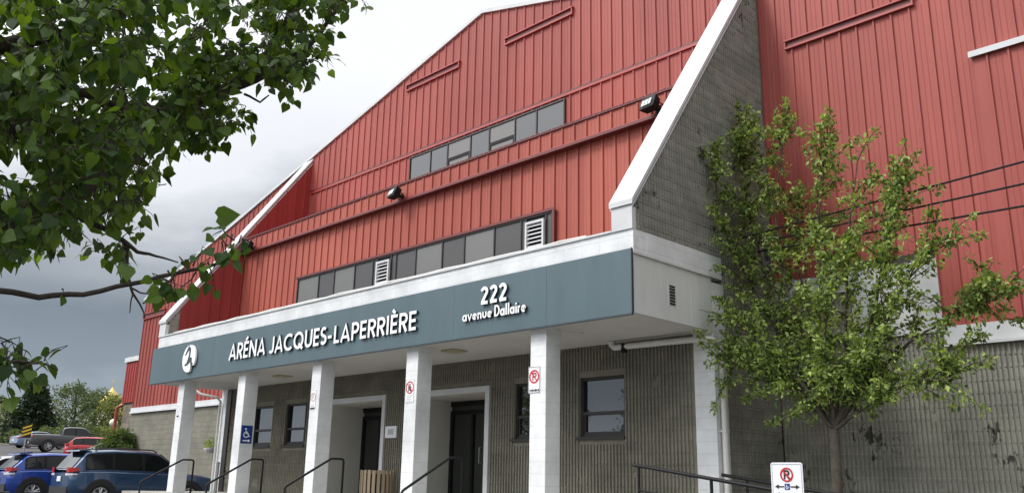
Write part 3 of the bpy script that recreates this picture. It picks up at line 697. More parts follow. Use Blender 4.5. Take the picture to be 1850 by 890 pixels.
# 4: no pedestrians
t = col_sign('pedestrian_sign', 'white sign with red ring over a walking figure on the middle right column', -14.20, -13.92, 1.50, 1.98)
cx = -14.06
stroke_part([ring(cx, 1.81, .115)], .026, ys_, SIGNR, t, 'prohibition_ring')
stroke_part([[(cx, 1.83), (cx-.01, 1.78)], [(cx-.01, 1.785), (cx-.05, 1.73)], [(cx-.01, 1.785), (cx+.04, 1.73)], [(cx-.05, 1.80), (cx, 1.835), (cx+.05, 1.80)]], .022, ys_, SIGNK, t, 'walking_figure', .004)
m = MB(); m.prismY(arc(cx+.005, 1.868, .02, .02, 0, 360, 12)[:-1], ys_-.0045, ys_); m.build('figure_head', SIGNK, t)
stroke_part([[(cx-.08, 1.89), (cx+.08, 1.73)]], .02, ys_, SIGNR, t, 'slash', .008)
m = MB()
for i in range(4): m.box(cx-.09+.01*(i % 2), cx+.09-.015*(i % 3), ys_-.003, ys_, 1.535+.034*i, 1.545+.034*i)
m.build('caption', GREY, t); border(t, -14.20, -13.92, 1.50, 1.98, ys_, GREY, .006)
# 3: narrow sign
t = col_sign('loading_sign', 'narrow white sign with faint red ring and black caption on middle column', -17.74, -17.50, 1.51, 1.97)
cx = -17.62
stroke_part([ring(cx, 1.80, .09)], .02, ys_, mat('faded_red', (.55, .25, .2), rough=.5), t, 'prohibition_ring')
stroke_part([[(cx-.03, 1.74), (cx-.03, 1.86)], [(cx-.03, 1.85), (cx+.0, 1.85)]+arc(cx, 1.825, .025, .025, 90, -90, 6)+[(cx-.03, 1.80)]], .018, ys_, GREY, t, 'letter', .004)
m = MB(); m.box(cx-.09, cx+.09, ys_-.004, ys_, 1.53, 1.565); m.box(cx-.06, cx+.06, ys_-.004, ys_, 1.60, 1.61); m.build('caption', SIGNK, t)
border(t, -17.74, -17.50, 1.51, 1.97, ys_, GREY, .008)
# 2: accessible parking, blue
t = thing('accessible_sign', 'blue wheelchair symbol sign on second column from the left', 'sign', (-20.89, 11.285, .83))
xf_ = -20.8915; cy_ = 11.275
def sideX(mb, strokes, w, x, d0=.003):
    for i, s in enumerate(strokes):
        closed = s[0] == 'c'; p = s[1] if closed else s
        ribbon(mb, p, w, lambda u, v, d: (x+d, cy_+u, v), d0+.0008*i, closed)
m = MB(); m.box(xf_, xf_+.006, cy_-.155, cy_+.155, .815, 1.265); m.build('plate', SIGNB, t)
cz = 1.075; m = MB()
sideX(m, [arc(-.015, cz-.04, .066, .066, 120, 350, 14), [(-.03, cz+.06), (-.02, cz-.01), (.035, cz-.012), (.06, cz-.08), (.088, cz-.07)], [(-.025, cz+.025), (.03, cz+.025)]], .024, xf_+.0065)
m.build('wheelchair_symbol', SIGNW, t)
m = MB(); m.prismX([(cy_+a, b) for a, b in arc(-.035, cz+.10, .026, .026, 0, 360, 12)[:-1]], xf_+.0065, xf_+.0105); m.build('figure_head', SIGNW, t)
m = MB(); m.prismX([(cy_-.10, .87), (cy_+.05, .87), (cy_+.05, .845), (cy_+.11, .885), (cy_+.05, .925), (cy_+.05, .90), (cy_-.10, .90)], xf_+.0065, xf_+.0105); m.build('arrow', SIGNW, t)
# 1: faded sign on leftmost column
t = col_sign('faded_sign', 'faded grey white notice on leftmost column above the steps', -24.74, -24.52, 1.56, 1.98)
cx = -24.63
stroke_part([ring(cx, 1.84, .08)], .015, ys_, GREY, t, 'prohibition_ring')
m = MB(); m.box(cx-.07, cx+.07, ys_-.004, ys_, 1.60, 1.65); m.build('caption', SIGNK, t)
m = MB(); m.box(cx-.06, cx+.06, ys_-.004, ys_, 1.69, 1.70); m.box(cx-.06, cx+.05, ys_-.004, ys_, 1.72, 1.73); m.build('caption', GREY, t)
# placard beside the door
t = thing('wall_placard', 'pale grey notice board on the block wall beside the left entrance', 'notice', (-17.4, 13.27, .98))
m = MB(); m.box(-17.66, -17.22, 13.235, 13.27, .98, 1.26); m.build('plate', SIGNW, t)
m = MB(); m.box(-17.55, -17.33, 13.231, 13.234, 1.06, 1.19); m.build('caption', GREY, t)
# post sign in the foreground
ps = thing('post_sign', 'white loading zone sign with red no parking ring on post by ramp', 'sign', (-4.245, 8.0, -1.3))
x0, x1, z1, yp = -4.412, -4.08, .235, 8.0; z0 = z1-.52; cx = (x0+x1)/2
m = MB(); plate(m, x0, x1, z0, z1, yp, r=.025); m.build('plate', SIGNW, ps)
yq = yp-.0065
stroke_part([ring(cx, z1-.115, .06)], .017, yq, SIGNR, ps, 'prohibition_ring')
stroke_part([[(cx-.022, z1-.155), (cx-.022, z1-.075)], [(cx-.022, z1-.08), (cx+.005, z1-.08)]+arc(cx+.005, z1-.097, .018, .017, 90, -90, 6)+[(cx-.022, z1-.114)], [(cx, z1-.118), (cx+.026, z1-.155)]], .016, yq, SIGNK, ps, 'letter', .004)
stroke_part([[(cx-.043, z1-.072), (cx+.043, z1-.158)]], .014, yq, SIGNR, ps, 'slash', .007)
m = MB(); m.box(cx-.026, cx+.026, yq-.004, yq, z1-.252, z1-.198); m.build('blue_square', SIGNB, ps)
stroke_part([arc(cx-.002, z1-.232, .011, .011, 120, 350, 10), [(cx-.006, z1-.206), (cx-.004, z1-.224), (cx+.008, z1-.225), (cx+.014, z1-.24)]], .005, yq-.004, SIGNW, ps, 'wheelchair_symbol', .001)
m = MB()
for s in (-1, 1):
    m.box(min(cx+s*.035, cx+s*.09), max(cx+s*.035, cx+s*.09), yq-.003, yq, z1-.232, z1-.220)
    tri = [(cx+s*.127, z1-.226), (cx+s*.09, z1-.206), (cx+s*.09, z1-.246)]
    m.prismY(tri if s < 0 else tri, yq-.0035, yq)
m.build('arrow', SIGNK, ps)
text_mb('DÉBARCADÈRE', cx-.12, cx+.12, z1-.325, .036, yq, .003).build('lettering', SIGNK, ps)
m = MB()
for i in range(2): m.box(cx-.10, cx+.10-.03*i, yq-.003, yq, z1-.37-.03*i, z1-.36-.03*i)
m.build('caption', GREY, ps); border(ps, x0, x1, z0, z1, yq, GREY, .004, .014)
m = MB(); m.box(cx-.03, cx+.03, yp+.001, yp+.025, -1.32, z1-.03); m.build('post', ALU, ps)
m = MB(); m.lathe([(.008, 0), (.008, .004)], (0, 0, 0), 8)

# ================================================================== FIXTURES
def floodlight(label, x, y, z, yaw=0):
    t = thing('floodlight', label, 'floodlight', (x, y, z), yaw, 'floodlights on the eave band')
    m = MB(); m.hexa([(-.19, -.30, -.10), (.19, -.30, -.10), (.15, -.10, -.13), (-.15, -.10, -.13), (-.20, -.20, .17), (.20, -.20, .17), (.15, -.03, .10), (-.15, -.03, .10)])
    m.build('housing', BLACK, t, local=True, bevel=.012)
    g_ = MB(); g_.add([(-.165, -.304, -.075), (.165, -.304, -.075), (.165, -.232, .135), (-.165, -.232, .135)], [(0, 1, 2, 3)])
    k = MB()
    for a in (-.09, 0, .09): k.add([(a-.037, -.297, -.045), (a+.037, -.297, -.045), (a+.037, -.245, .09), (a-.037, -.245, .09), (a-.037, -.304, -.04), (a+.037, -.304, -.04), (a+.037, -.252, .095), (a-.037, -.252, .095)], [(0,1,2,3),(4,5,6,7),(0,1,5,4),(1,2,6,5),(2,3,7,6),(3,0,4,7)])
    k.build('lens', MATS.get('flood_lens') or mat('flood_lens', (.50, .52, .51), rough=.25), t, local=True)
    b = MB(); b.tube([(-.2, -.18, .0), (-.2, -.02, -.02), (.2, -.02, -.02), (.2, -.18, 0)], .014, 6); b.tube([(0, -.02, -.02), (0, .06, -.06)], .03, 6); b.box(-.06, .06, .04, .07, -.12, .02); b.build('bracket', BLACK, t, local=True)
    return t
floodlight('black floodlight on the red eave band below the left end of the upper windows', -17.47, YW-.20, 7.19, -.18)
floodlight('black floodlight tucked against the white coping of the right fin', -9.30, YW-.20, 7.20, -.15)
floodlight('small black floodlight in the corner by the left fin', -25.2, YW-.20, 7.14, .1)
# drainpipes
t = thing('drainpipe', 'white drainpipe from under the soffit down the right corner pillar', 'drainpipe', (-8.2, 13.4, -1.2), group='drainpipes at the porch corners')
m = MB(); xp = XR+.09
m.tube([(-10.40, 13.05, ZC-.01), (-10.40, 13.05, 2.56), (-10.34, 13.05, 2.51), (-9.0, 13.06, 2.50), (-8.36, 13.08, 2.49), (xp-.03, 13.2, 2.475), (xp, 13.34, 2.45), (xp, 13.42, 2.38), (xp, 13.42, -1.25)], .055, 10)
for z in (2.2, .9): m.box(xp-.075, xp+.06, 13.36, 13.48, z, z+.03)
m.tube([(-10.40, 13.05, 2.575), (-10.40, 13.05, 2.63)], .068, 10); m.tube([(-8.5, 13.075, 2.491), (-8.41, 13.08, 2.49)], .066, 10); m.tube([(xp, 13.42, 2.30), (xp, 13.42, 2.40)], .066, 10)
m.build('pipe', PVC, t, smooth=40)
m = MB(); m.tube([(-10.1, 13.05, 2.40), (-10.1, 13.05, 2.56)], .063, 8, cap=False); m.build('hanger', BLACK, t)
t = thing('drainpipe', 'white drainpipe with a slanting elbow on the left corner pillar', 'drainpipe', (-26.2, 13.2, -1.2), group='drainpipes at the porch corners')
m = MB(); m.tube([(-26.9, 12.6, ZC-.02), (-26.75, 12.7, 2.5), (-26.38, 13.1, 2.40), (-26.33, 13.2, 2.28), (-26.33, 13.2, -1.3)], .042, 10); m.build('pipe', PVC, t, smooth=40)
m = MB(); m.box(-25.96, -25.70, YB-.075, YB-.045, FLOOR, ZC-.02); m.build('dark_corner_strip', BRONZE, bld)  # plain dark upright strip right of the left corner pillar
v = onY(394, 836, 12.2); t = thing('metal_post', 'thin grey metal post by the left corner pillar', 'post', (v.x, v.y, -1.1))
m = MB(); m.tube([(v.x, v.y, -1.2), (v.x, v.y, v.z)], .05, 10); m.build('shaft', ALU, t); m = MB(); m.lathe([(.056, 0), (.056, .03), (.03, .045)], (v.x, v.y, v.z-.005), 10); m.build('cap', ALU, t)
v = onY(378, 813, Y3-.22); t = thing('hanging_planter', 'small white planter with green leaves on the left block wall', 'planter', (v.x, v.y, v.z))
m = MB(); m.lathe([(.13, -.08), (.2, .04), (.2, .08)], (0, 0, 0), 12); m.box(-.02, .02, .1, .23, -.02, .02); m.build('pot', WHITE, t, local=True)
hp = random.Random(2); m = MB()
for _ in range(140):
    a = Vector((hp.gauss(0, .16), hp.gauss(0, .08), .1+abs(hp.gauss(0, .16)))); d = Vector((hp.uniform(-1, 1), hp.uniform(-1, 1), hp.uniform(-.6, 1))); sd = d.cross(Vector((0, 0, 1))).normalized()
    m.add([a, a+d*.05+sd*.03, a+d*.11, a+d*.05-sd*.03], [(0, 1, 2, 3)])
PLANTER = (m, t)
# handrails of the steps
for i, xh in enumerate((-22.6, -19.02, -15.73, -12.01)):
    lab = ['black stair handrail beside the leftmost column', 'black stair handrail right of the blue wheelchair sign', 'black stair handrail in front of the left entrance', 'black stair handrail in front of the right entrance'][i]
    t = thing('stair_handrail', lab, 'handrail', (xh, 10.0, -1.1), group='handrails on the porch steps')
    m = MB(); zt = .395
    m.tube([(xh, 9.42, -1.30), (xh, 9.42, -.20), (xh, 9.44, -.175), (xh, 9.47, -.155), (xh, 10.42, .375), (xh, 10.47, zt), (xh, 10.70, zt), (xh, 10.745, zt-.015), (xh, 10.76, zt-.06), (xh, 10.76, FLOOR-.02)], .024, 8)
    m.build('rail', BLACK, t, smooth=True)
    m = MB(); m.lathe([(.06, 0), (.06, .012)], (xh, 10.76, FLOOR), 12); m.build('base_plate', BLACK, t)
# ramp railings
for yy, xs0, za, posts, lab in ((11.2, -8.52, .295, (-8.42, -7.13, -5.85, -4.55, -3.2), 'black ramp railing nearest the camera in front of the drainpipe'), (13.02, -8.08, .185, (-7.62, -6.3, -5.0, -3.6), 'black ramp railing behind the front one beside the tree')):
    t = thing('ramp_railing', lab, 'railing', (-5.8, yy, -1.0), group='railings of the ramp')
    zf = lambda x: za-.1385*(x-xs0)
    m = MB(); m.tube([(xs0, yy, zf(xs0)), (-2.8, yy, zf(-2.8))], .028, 8); m.build('top_rail', BLACK, t, smooth=40)
    if yy < 12: 
        m = MB(); m.tube([(posts[0], yy, zf(posts[0])-.36), (-2.8, yy, zf(-2.8)-.36)], .02, 8); m.build('mid_rail', BLACK, t, smooth=40)
    for x in posts:
        m = MB(); m.tube([(x, yy, max(-1.32, zf(x)-1.0)), (x, yy, zf(x)-.005)], .024, 8); m.build('post', BLACK, t, smooth=40)
# slatted bin
t = thing('litter_bin', 'weathered wood slat litter bin beside the left entrance', 'bin', (-16.87, 12.5, FLOOR))
m = MB()
for i in range(22):
    a = 2*PI*i/22; c, s = math.cos(a), math.sin(a); r0, r1, hw = .375, .40, .036; zt = .66+.01*rnd.uniform(-1, 1)
    m.hexa([(r0*c-hw*-s, r0*s-hw*c, .04), (r1*c-hw*-s, r1*s-hw*c, .04), (r1*c+hw*-s, r1*s+hw*c, .04), (r0*c+hw*-s, r0*s+hw*c, .04),
            (r0*c-hw*-s, r0*s-hw*c, zt), (r1*c-hw*-s, r1*s-hw*c, zt), (r1*c+hw*-s, r1*s+hw*c, zt), (r0*c+hw*-s, r0*s+hw*c, zt)])
m.build('slats', WOOD, t, local=True)
m = MB(); m.lathe([(.36, 0), (.365, .02), (.365, .58), (.34, .58), (.34, .1), (.0, .09)], (0, 0, 0), 22); m.build('liner', BLACK, t, local=True)
# overhead cables from the fin
fx = [(XR+.03, 14.05, 4.47), (XR+.03, 14.09, 4.33), (XR+.03, 14.13, 4.19)]
for i, ((px_, py_), st) in enumerate(zip(((1850, 278), (1850, 318), (1850, 358)), fx)):
    p1 = onY(px_, py_, 13.2); A = Vector(st); d = (p1-A); B = A+d*6.0
    pts = [A+(B-A)*(k/24) + Vector((0, 0, -.22*math.sin(PI*min(1, k/24)))) * (1 if k else 0) for k in range(25)]
    pts = [p+Vector((0, 0, .22*math.sin(PI/6)*0)) for p in pts]
    m = MB(); m.tube(pts, .016, 6); o = m.build('overhead_cable', BLACK)
    tag(o, ['topmost of the three black cables crossing the right red wall', 'middle of the three black cables crossing the right red wall', 'lowest of the three black cables crossing the right red wall'][i], 'cable', 'cables to the fin wall')

# ================================================================== VEHICLES
TYRE = mat('tyre', (.014, .014, .015), rough=.85)
RIM = mat('alloy_rim', (.50, .51, .52), rough=.3, metal=.7)
CLAD = mat('dark_cladding', (.022, .022, .024), rough=.7)
CARGLASS = mat('car_glass', (.006, .008, .009), rough=.03, ior=1.48)
TAIL = mat('tail_lamp', (.42, .015, .012), rough=.15, coat=.6)
LAMPW = mat('clear_lamp', (.65, .66, .68), rough=.15, coat=.6)
PLATE = mat('licence_plate', (.72, .74, .78), rough=.4)
def interp(tab, x):
    if x <= tab[0][0]: return tab[0][1]
    for (a, va), (b, vb) in zip(tab, tab[1:]):
        if x <= b:
            t = (x-a)/(b-a) if b > a else 0; return va+(vb-va)*t
    return tab[-1][1]
def smooth_tab(tab, x, r=.10):
    return sum(interp(tab, x+d) for d in (-r, -r/2, 0, r/2, r))/5
def car(name, label, cat, x, y, heading, sp, paint, group=None, detail=2):
    """x forward, y left, z up; origin on the ground under the middle of the car"""
    t = thing(name, label, cat, (x, y, gz(x)), heading, group)
    L, W, H = sp['L'], sp['W'], sp['H']; hw = W/2; xr, xf = -L/2, L/2
    deck = sp['deck']; roof = sp['roof']; gx0, gx1 = roof[0][0], roof[-1][0]
    def whalf(x_):
        e_ = min(x_-xr, xf-x_); k = min(1, max(0, e_)/.45); return hw*(.80+.20*math.sqrt(1-(1-k)**2))
    zb = sp.get('zb', .24)
    xs_ = sorted(set([xr, xr+.03, xr+.08, xr+.16, xr+.28, xr+.42]+[xr+.42+(L-.84)*i/16 for i in range(17)]+[xf-.42, xf-.28, xf-.16, xf-.08, xf-.03, xf]))
    mb = MB(); rows = []
    for x_ in xs_:
        w = whalf(x_); zd = smooth_tab(deck, x_, .06); e_ = min(x_-xr, xf-x_); low = zb+max(0, .22-e_)*.6
        zs = low+(zd-low)*.62
        prof = [(0, low), (w*.90, low), (w*.985, low+.12), (w, low+(zd-low)*.40), (w*.995, zs), (w*.955, zd-.05), (w*.90, zd-.005), (w*.6, zd+.02), (0, zd+.03)]
        rows.append(prof)
    n = len(rows[0])
    for x_, pr in zip(xs_, rows):
        mb.v += [(x_, p[0], p[1]) for p in pr] + [(x_, -p[0], p[1]) for p in pr]
    for i in range(len(xs_)-1):
        for j in range(n-1):
            a = i*2*n+j; b = a+2*n
            mb.f += [(a, a+1, b+1, b), (a+n, b+n, b+n+1, a+n+1)]
    mb.f += [tuple(range(n))+tuple(2*n-1-j for j in range(n))]
    k = (len(xs_)-1)*2*n; mb.f += [tuple(k+2*n-1-j-n for j in range(n)) + tuple(k+n+j for j in range(n))]
    # greenhouse
    def gh(x_):
        zd = smooth_tab(deck, x_, .06); zr = max(zd+.03, smooth_tab(roof, x_, .05)); wb_ = whalf(x_)*.925
        k_ = (zr-zd)/(H-zd) if H > zd else 0
        wr = wb_-(wb_-hw*sp.get('tw', .70))*max(0, min(1, k_))
        return zd-.015, zr, wb_, wr
    gs = sorted(set([gx0+(gx1-gx0)*i/26 for i in range(27)]+[p[0] for p in roof]))
    base = len(mb.v); gn = 6
    for x_ in gs:
        z0_, z1_, wb_, wr = gh(x_); d_ = z1_-z0_
        pr = [(wb_, z0_), (wb_+(wr-wb_)*.5+.012*min(1, d_/.3), z0_+d_*.48), (wr+.02, z1_-min(.06, d_*.15)), (wr-.05, z1_-min(.012, d_*.04)), (wr*.5, z1_+.012*min(1, d_/.2)), (0, z1_+.018*min(1, d_/.2))]
        mb.v += [(x_, p[0], p[1]) for p in pr] + [(x_, -p[0], p[1]) for p in pr]
    for i in range(len(gs)-1):
        for j in range(gn-1):
            a = base+i*2*gn+j; b = a+2*gn
            mb.f += [(a, a+1, b+1, b), (a+gn, b+gn, b+gn+1, a+gn+1)]
    body = mb.build('body', paint, t, smooth=35, local=True)
    def side_pt(x_, q, s):
        z0_, z1_, wb_, wr = gh(x_); d_ = z1_-z0_
        if q < .5: yy = wb_+(wr+.0-wb_)*q + .012*min(1, d_/.3)*q*2; 
        else: yy = wb_+(wr-wb_)*.5+.012+( (wr+.02)-(wb_+(wr-wb_)*.5+.012))*(q-.5)/.5
        return Vector((x_, s*(yy+.008), z0_+d_*q*.93))
    for s in (-1, 1):
        for (a, b, q0, q1) in sp['side']:
            w_ = MB(); N = 8; vs = []
            for i in range(N+1):
                x_ = a+(b-a)*i/N
                for q in (q0, (q0+q1)/2, q1): vs.append(side_pt(x_, q, s))
            fs = []
            for i in range(N):
                for j in range(2):
                    p = i*3+j; f_ = (p, p+3, p+4, p+1); fs.append(f_ if s < 0 else f_[::-1])
            w_.add(vs, fs); w_.build('side_window', CARGLASS, t, local=True)
        a0, b0 = min(q[0] for q in sp['side'])-.03, max(q[1] for q in sp['side'])+.03
        w_ = MB(); vs = []; N = 20
        for i in range(N+1):
            for q in (.08, .5, .93): 
                p = side_pt(a0+(b0-a0)*i/N, q, s); p.y -= s*.004; vs.append(p)
        fs = []
        for i in range(N):
            for j in range(2):
                p = i*3+j; f_ = (p, p+3, p+4, p+1); fs.append(f_ if s < 0 else f_[::-1])
        w_.add(vs, fs); w_.build('pillar_trim', BLACK, t, local=True)
    def slope(a, b, name, qa=.06, qb=.94, wf=.86):
        w_ = MB(); vs = []; N = 6
        for i in range(N+1):
            x_ = a+(b-a)*(qa+(qb-qa)*i/N); z0_, z1_, wb_, wr = gh(x_)
            sg_ = -1 if a < b and name == 'rear_window' else 1
            for v_ in (-1, -.5, 0, .5, 1):
                vs.append((x_+(-.012 if name == 'rear_window' else .012), v_*wr*wf, z1_+.018*(1-abs(v_)*.6)+.012))
        w_.add(vs, [(i*5+j, i*5+j+1, (i+1)*5+j+1, (i+1)*5+j) for i in range(N) for j in range(4)])
        return w_.build(name, CARGLASS, t, local=True)
    slope(roof[0][0], roof[1][0], 'rear_window'); slope(roof[-2][0], roof[-1][0], 'windshield')
    # cladding
    c_ = MB()
    R = sp['R']
    for s in (-1, 1):
        c_.box(-sp['wb']/2+R+.02, sp['wb']/2-R-.02, min(s*(hw-.05), s*(hw+.008)), max(s*(hw-.05), s*(hw+.008)), zb-.02, zb+.15)
        for cx_ in (sp['rx'], sp['rx']+sp['wb']):
            ro, ri = R+.12, R+.045
            pts_o = arc(cx_, R, ro, ro, -20, 200, 18); pts_i = arc(cx_, R, ri, ri, -20, 200, 18)
            vs = [(p[0], s*(hw+.010), max(zb-.03, p[1])) for p in pts_o]+[(p[0], s*(hw+.010), max(zb-.03, p[1])) for p in pts_i]+[(p[0], s*(hw-.09), max(zb-.03, p[1])) for p in pts_o]
            m_ = 19; c_.add(vs, [(i, i+1, m_+i+1, m_+i) for i in range(18)]+[(i, 2*m_+i, 2*m_+i+1, i+1) for i in range(18)])
            c_.add([(p[0], s*(hw+.002), p[1]) for p in pts_i], [tuple(range(19))])
    for xx_, d_ in ((xr, -1), (xf, 1)):
        pts_ = [(xx_+d_*.02, v_*whalf(xx_)*1.0) for v_ in (-1, -.5, 0, .5, 1)]
        z0_, z1_ = zb+.06, zb+.06+sp.get('bump', .22)
        c_.box(min(xx_-d_*.3, xx_+d_*.018), max(xx_-d_*.3, xx_+d_*.018), -whalf(xx_)*1.0, whalf(xx_)*1.0, z0_, z1_)
    c_.build('cladding', sp.get('cladm', CLAD), t, local=True)
    # wheels
    for s in (-1, 1):
        for cx_ in (sp['rx'], sp['rx']+sp['wb']):
            w_ = MB(); y0_ = s*(hw+.015); y1_ = s*(hw-.20)
            prof = [(R-.03, y0_), (R, y0_-s*.03), (R, y1_+s*.03), (R-.03, y1_)]
            N = 28; vs = []
            for r_, yy in [(R*.66, y0_-s*.004)]+prof+[(R*.5, y1_)]:
                for j in range(N): vs.append((cx_+r_*math.cos(2*PI*j/N), yy, R+r_*math.sin(2*PI*j/N)))
            w_.add(vs, [(i*N+j, i*N+(j+1) % N, (i+1)*N+(j+1) % N, (i+1)*N+j) for i in range(5) for j in range(N)])
            wo = w_.build('wheel', TYRE, t, smooth=40, local=True)
            r_ = MB(); y2 = y0_-s*.012; rr = R*.66
            N = 28; vs = [(cx_+q*math.cos(2*PI*j/N), yy, R+q*math.sin(2*PI*j/N)) for q, yy in ((rr, y2), (rr*.9, y2), (rr*.86, y2-s*.05)) for j in range(N)]
            r_.add(vs, [(i*N+j, i*N+(j+1) % N, (i+1)*N+(j+1) % N, (i+1)*N+j) for i in range(2) for j in range(N)])
            for q in range(5):
                for off in (-.16, .16):
                    a_ = 2*PI*q/5+.3; ax_, az_ = math.cos(a_+off*1.3), math.sin(a_+off*1.3); bx_, bz_ = math.cos(a_+off*.5), math.sin(a_+off*.5)
                    p0 = (cx_+rr*.12*bx_, y2-s*.006, R+rr*.12*bz_); p1 = (cx_+rr*.92*ax_, y2-s*.012, R+rr*.92*az_)
                    r_.tube([p0, p1], [.028, .024], 5)
            r_.add([(cx_+rr*.24*math.cos(2*PI*j/12), y2+s*.002, R+rr*.24*math.sin(2*PI*j/12)) for j in range(12)], [tuple(range(12))])
            r_.build('rim', RIM, wo, local=True)
            b_ = MB(); b_.add([(cx_+rr*.87*math.cos(2*PI*j/N), y2-s*.055, R+rr*.87*math.sin(2*PI*j/N)) for j in range(N)], [tuple(range(N))]); b_.build('brake_disc', CLAD, wo, local=True)
    # lamps
    def lamp(name, xx_, y0_, y1_, z0_, z1_, mt, wrap=.32):
        for s in (-1, 1):
            d_ = -1 if xx_ < 0 else 1; m = MB()
            yo = whalf(xx_-d_*.0)
            pts_ = [(xx_+d_*.014, y0_), (xx_+d_*.014, yo*.97), (xx_-d_*.07, whalf(xx_-d_*.07)+.010), (xx_-d_*.18, whalf(xx_-d_*.18)+.012), (xx_-d_*wrap, whalf(xx_-d_*wrap)+.010)]
            vs = []
            for i, (a_, b_) in enumerate(pts_):
                k_ = i/4; za = z0_+(z1_-z0_)*.45*k_; zc = z1_-(z1_-z0_)*.10*k_
                vs += [(a_, s*b_, za), (a_, s*b_, zc), (a_-d_*.04, s*(b_-.05), za), (a_-d_*.04, s*(b_-.05), zc)]
            fs = []
            for i in range(4):
                p = i*4; fs += [(p, p+4, p+5, p+1), (p+1, p+5, p+7, p+3), (p, p+2, p+6, p+4)]
            m.add(vs, fs); m.build(name, mt, t, local=True)
    zl = sp['lampz']
    lamp('tail_light', xr, hw*.58, hw, zl, zl+.16, TAIL, .22)
    if detail > 1: lamp('reverse_light', xr, hw*.50, hw, zl-.075, zl-.006, LAMPW, .16)
    lamp('headlight', xf, hw*.45, hw, sp['headz'], sp['headz']+.14, LAMPW)
    m = MB(); m.box(xr-.03, xr-.012, -.15, .15, sp['platez'], sp['platez']+.15); m.build('license_plate', PLATE, t, local=True)
    if detail > 1:
        for s in (-1, 1):
            m = MB(); mx_ = sp['mirror']; zd = interp(deck, mx_)
            m.hexa([(mx_-.06, s*(hw*.93), zd+.0), (mx_+.08, s*(hw*.93), zd+.0), (mx_+.10, s*(hw+.17), zd+.04), (mx_-.02, s*(hw+.17), zd+.04), (mx_-.06, s*(hw*.95), zd+.06), (mx_+.06, s*(hw*.95), zd+.06), (mx_+.06, s*(hw+.16), zd+.17), (mx_-.02, s*(hw+.16), zd+.17)])
            m.build('mirror', paint, t, local=True, bevel=.02)
            if sp.get('rails'):
                a, b = sp['rails']; m = MB(); yy = s*(hw*sp.get('tw', .70)-.03)
                zr_ = lambda q: smooth_tab(roof, q, .05)
                m.tube([(a, yy, zr_(a)), (a+.12, yy, zr_(a+.12)+.05), ((a+b)/2, yy, zr_((a+b)/2)+.055), (b-.12, yy, zr_(b-.12)+.05), (b, yy, zr_(b))], .018, 6); m.build('roof_rail', CLAD, t, local=True, smooth=True)
            for dx_ in sp.get('doors', ()):
                zd = interp(deck, dx_); m = MB(); pts_ = []
                low = zb+.16
                for q in (low, zb+(zd-zb)*.40, zb+(zd-zb)*.62, zd-.05): pts_.append((dx_, s*(hw*(1.0 if q < zd-.1 else .958)+.003), q))
                m.tube(pts_, .006, 4); m.build('door_seam', CLAD, t, local=True)
                m = MB(); m.box(dx_+.05, dx_+.25, min(s*hw*.985, s*(hw+.03)), max(s*hw*.985, s*(hw+.03)), zd-.17, zd-.135); m.build('door_handle', paint, t, local=True, bevel=.008)
        if sp.get('spoiler'):
            m = MB(); q = roof[1][0]; m.hexa([(q-.22, -.58, H-.075), (q+.15, -.60, H-.02), (q+.15, .60, H-.02), (q-.22, .58, H-.075), (q-.20, -.58, H-.04), (q+.15, -.60, H+.018), (q+.15, .60, H+.018), (q-.20, .58, H-.04)]); m.build('spoiler', paint, t, local=True)
    return t
SUV = dict(L=4.60, W=1.80, H=1.66, R=.345, wb=2.72, rx=-1.42, zb=.30, tw=.70, deck=[(-2.3, .93), (-2.1, 1.02), (-1.2, 1.04), (.8, 1.00), (1.0, 1.02), (1.7, .96), (2.15, .86), (2.3, .72)],
           roof=[(-2.26, 1.02), (-1.84, 1.60), (-1.0, 1.66), (0, 1.655), (.35, 1.60), (1.12, 1.0)], side=[(-1.86, -1.12, .14, .86), (-1.04, -.22, .12, .90), (-.14, .88, .12, .90)],
           lampz=.96, headz=.70, platez=.72, mirror=.72, rails=(-1.6, .25), doors=(-1.0, -.02), spoiler=True)
CUV = dict(SUV, L=4.30, W=1.78, H=1.54, wb=2.62, rx=-1.40, deck=[(-2.15, .88), (-2.0, .98), (-1.2, 1.02), (.8, .96), (1.0, .98), (1.6, .93), (2.0, .82), (2.15, .70)],
           roof=[(-2.08, .98), (-1.62, 1.47), (-.9, 1.54), (0, 1.53), (.3, 1.49), (1.05, .96)], side=[(-1.66, -1.14, .22, .84), (-1.06, -.20, .14, .88), (-.12, .82, .12, .88)], lampz=.92, platez=.62, rails=None)
SEDAN = dict(SUV, L=4.6, W=1.76, H=1.43, wb=2.68, rx=-1.38, R=.315, zb=.20, deck=[(-2.3, .90), (-2.2, .96), (-1.6, .98), (-1.2, .95), (.8, .90), (1.6, .82), (2.1, .72), (2.3, .60)],
           roof=[(-1.85, .98), (-1.05, 1.38), (-.5, 1.43), (.1, 1.41), (.3, 1.38), (1.15, .90)], side=[(-1.35, -.32, .14, .88), (-.22, .90, .12, .88)], lampz=.74, headz=.58, platez=.55, rails=None, spoiler=False, bump=.12)
TRUCK = dict(SUV, L=5.95, W=2.02, H=1.86, wb=3.7, rx=-1.72, R=.41, zb=.46, tw=.74, deck=[(-2.92, 1.28), (-.9, 1.30), (-.7, 1.26), (1.0, 1.22), (1.3, 1.24), (2.5, 1.18), (2.8, 1.08), (2.92, .95)],
           roof=[(-.95, 1.30), (-.72, 1.84), (-.3, 1.92), (.5, 1.92), (.8, 1.86), (1.45, 1.24)], side=[(-.72, .02, .12, .88), (.12, 1.22, .12, .88)], lampz=.98, headz=.90, platez=.60, mirror=1.15, rails=None, doors=(-.6, .2), spoiler=False, bump=.24, cladm=CLAD)
def paint(name, c, metal=.25): return mat(name, c, rough=.28, metal=metal, coat=.9)
N0 = PI/2
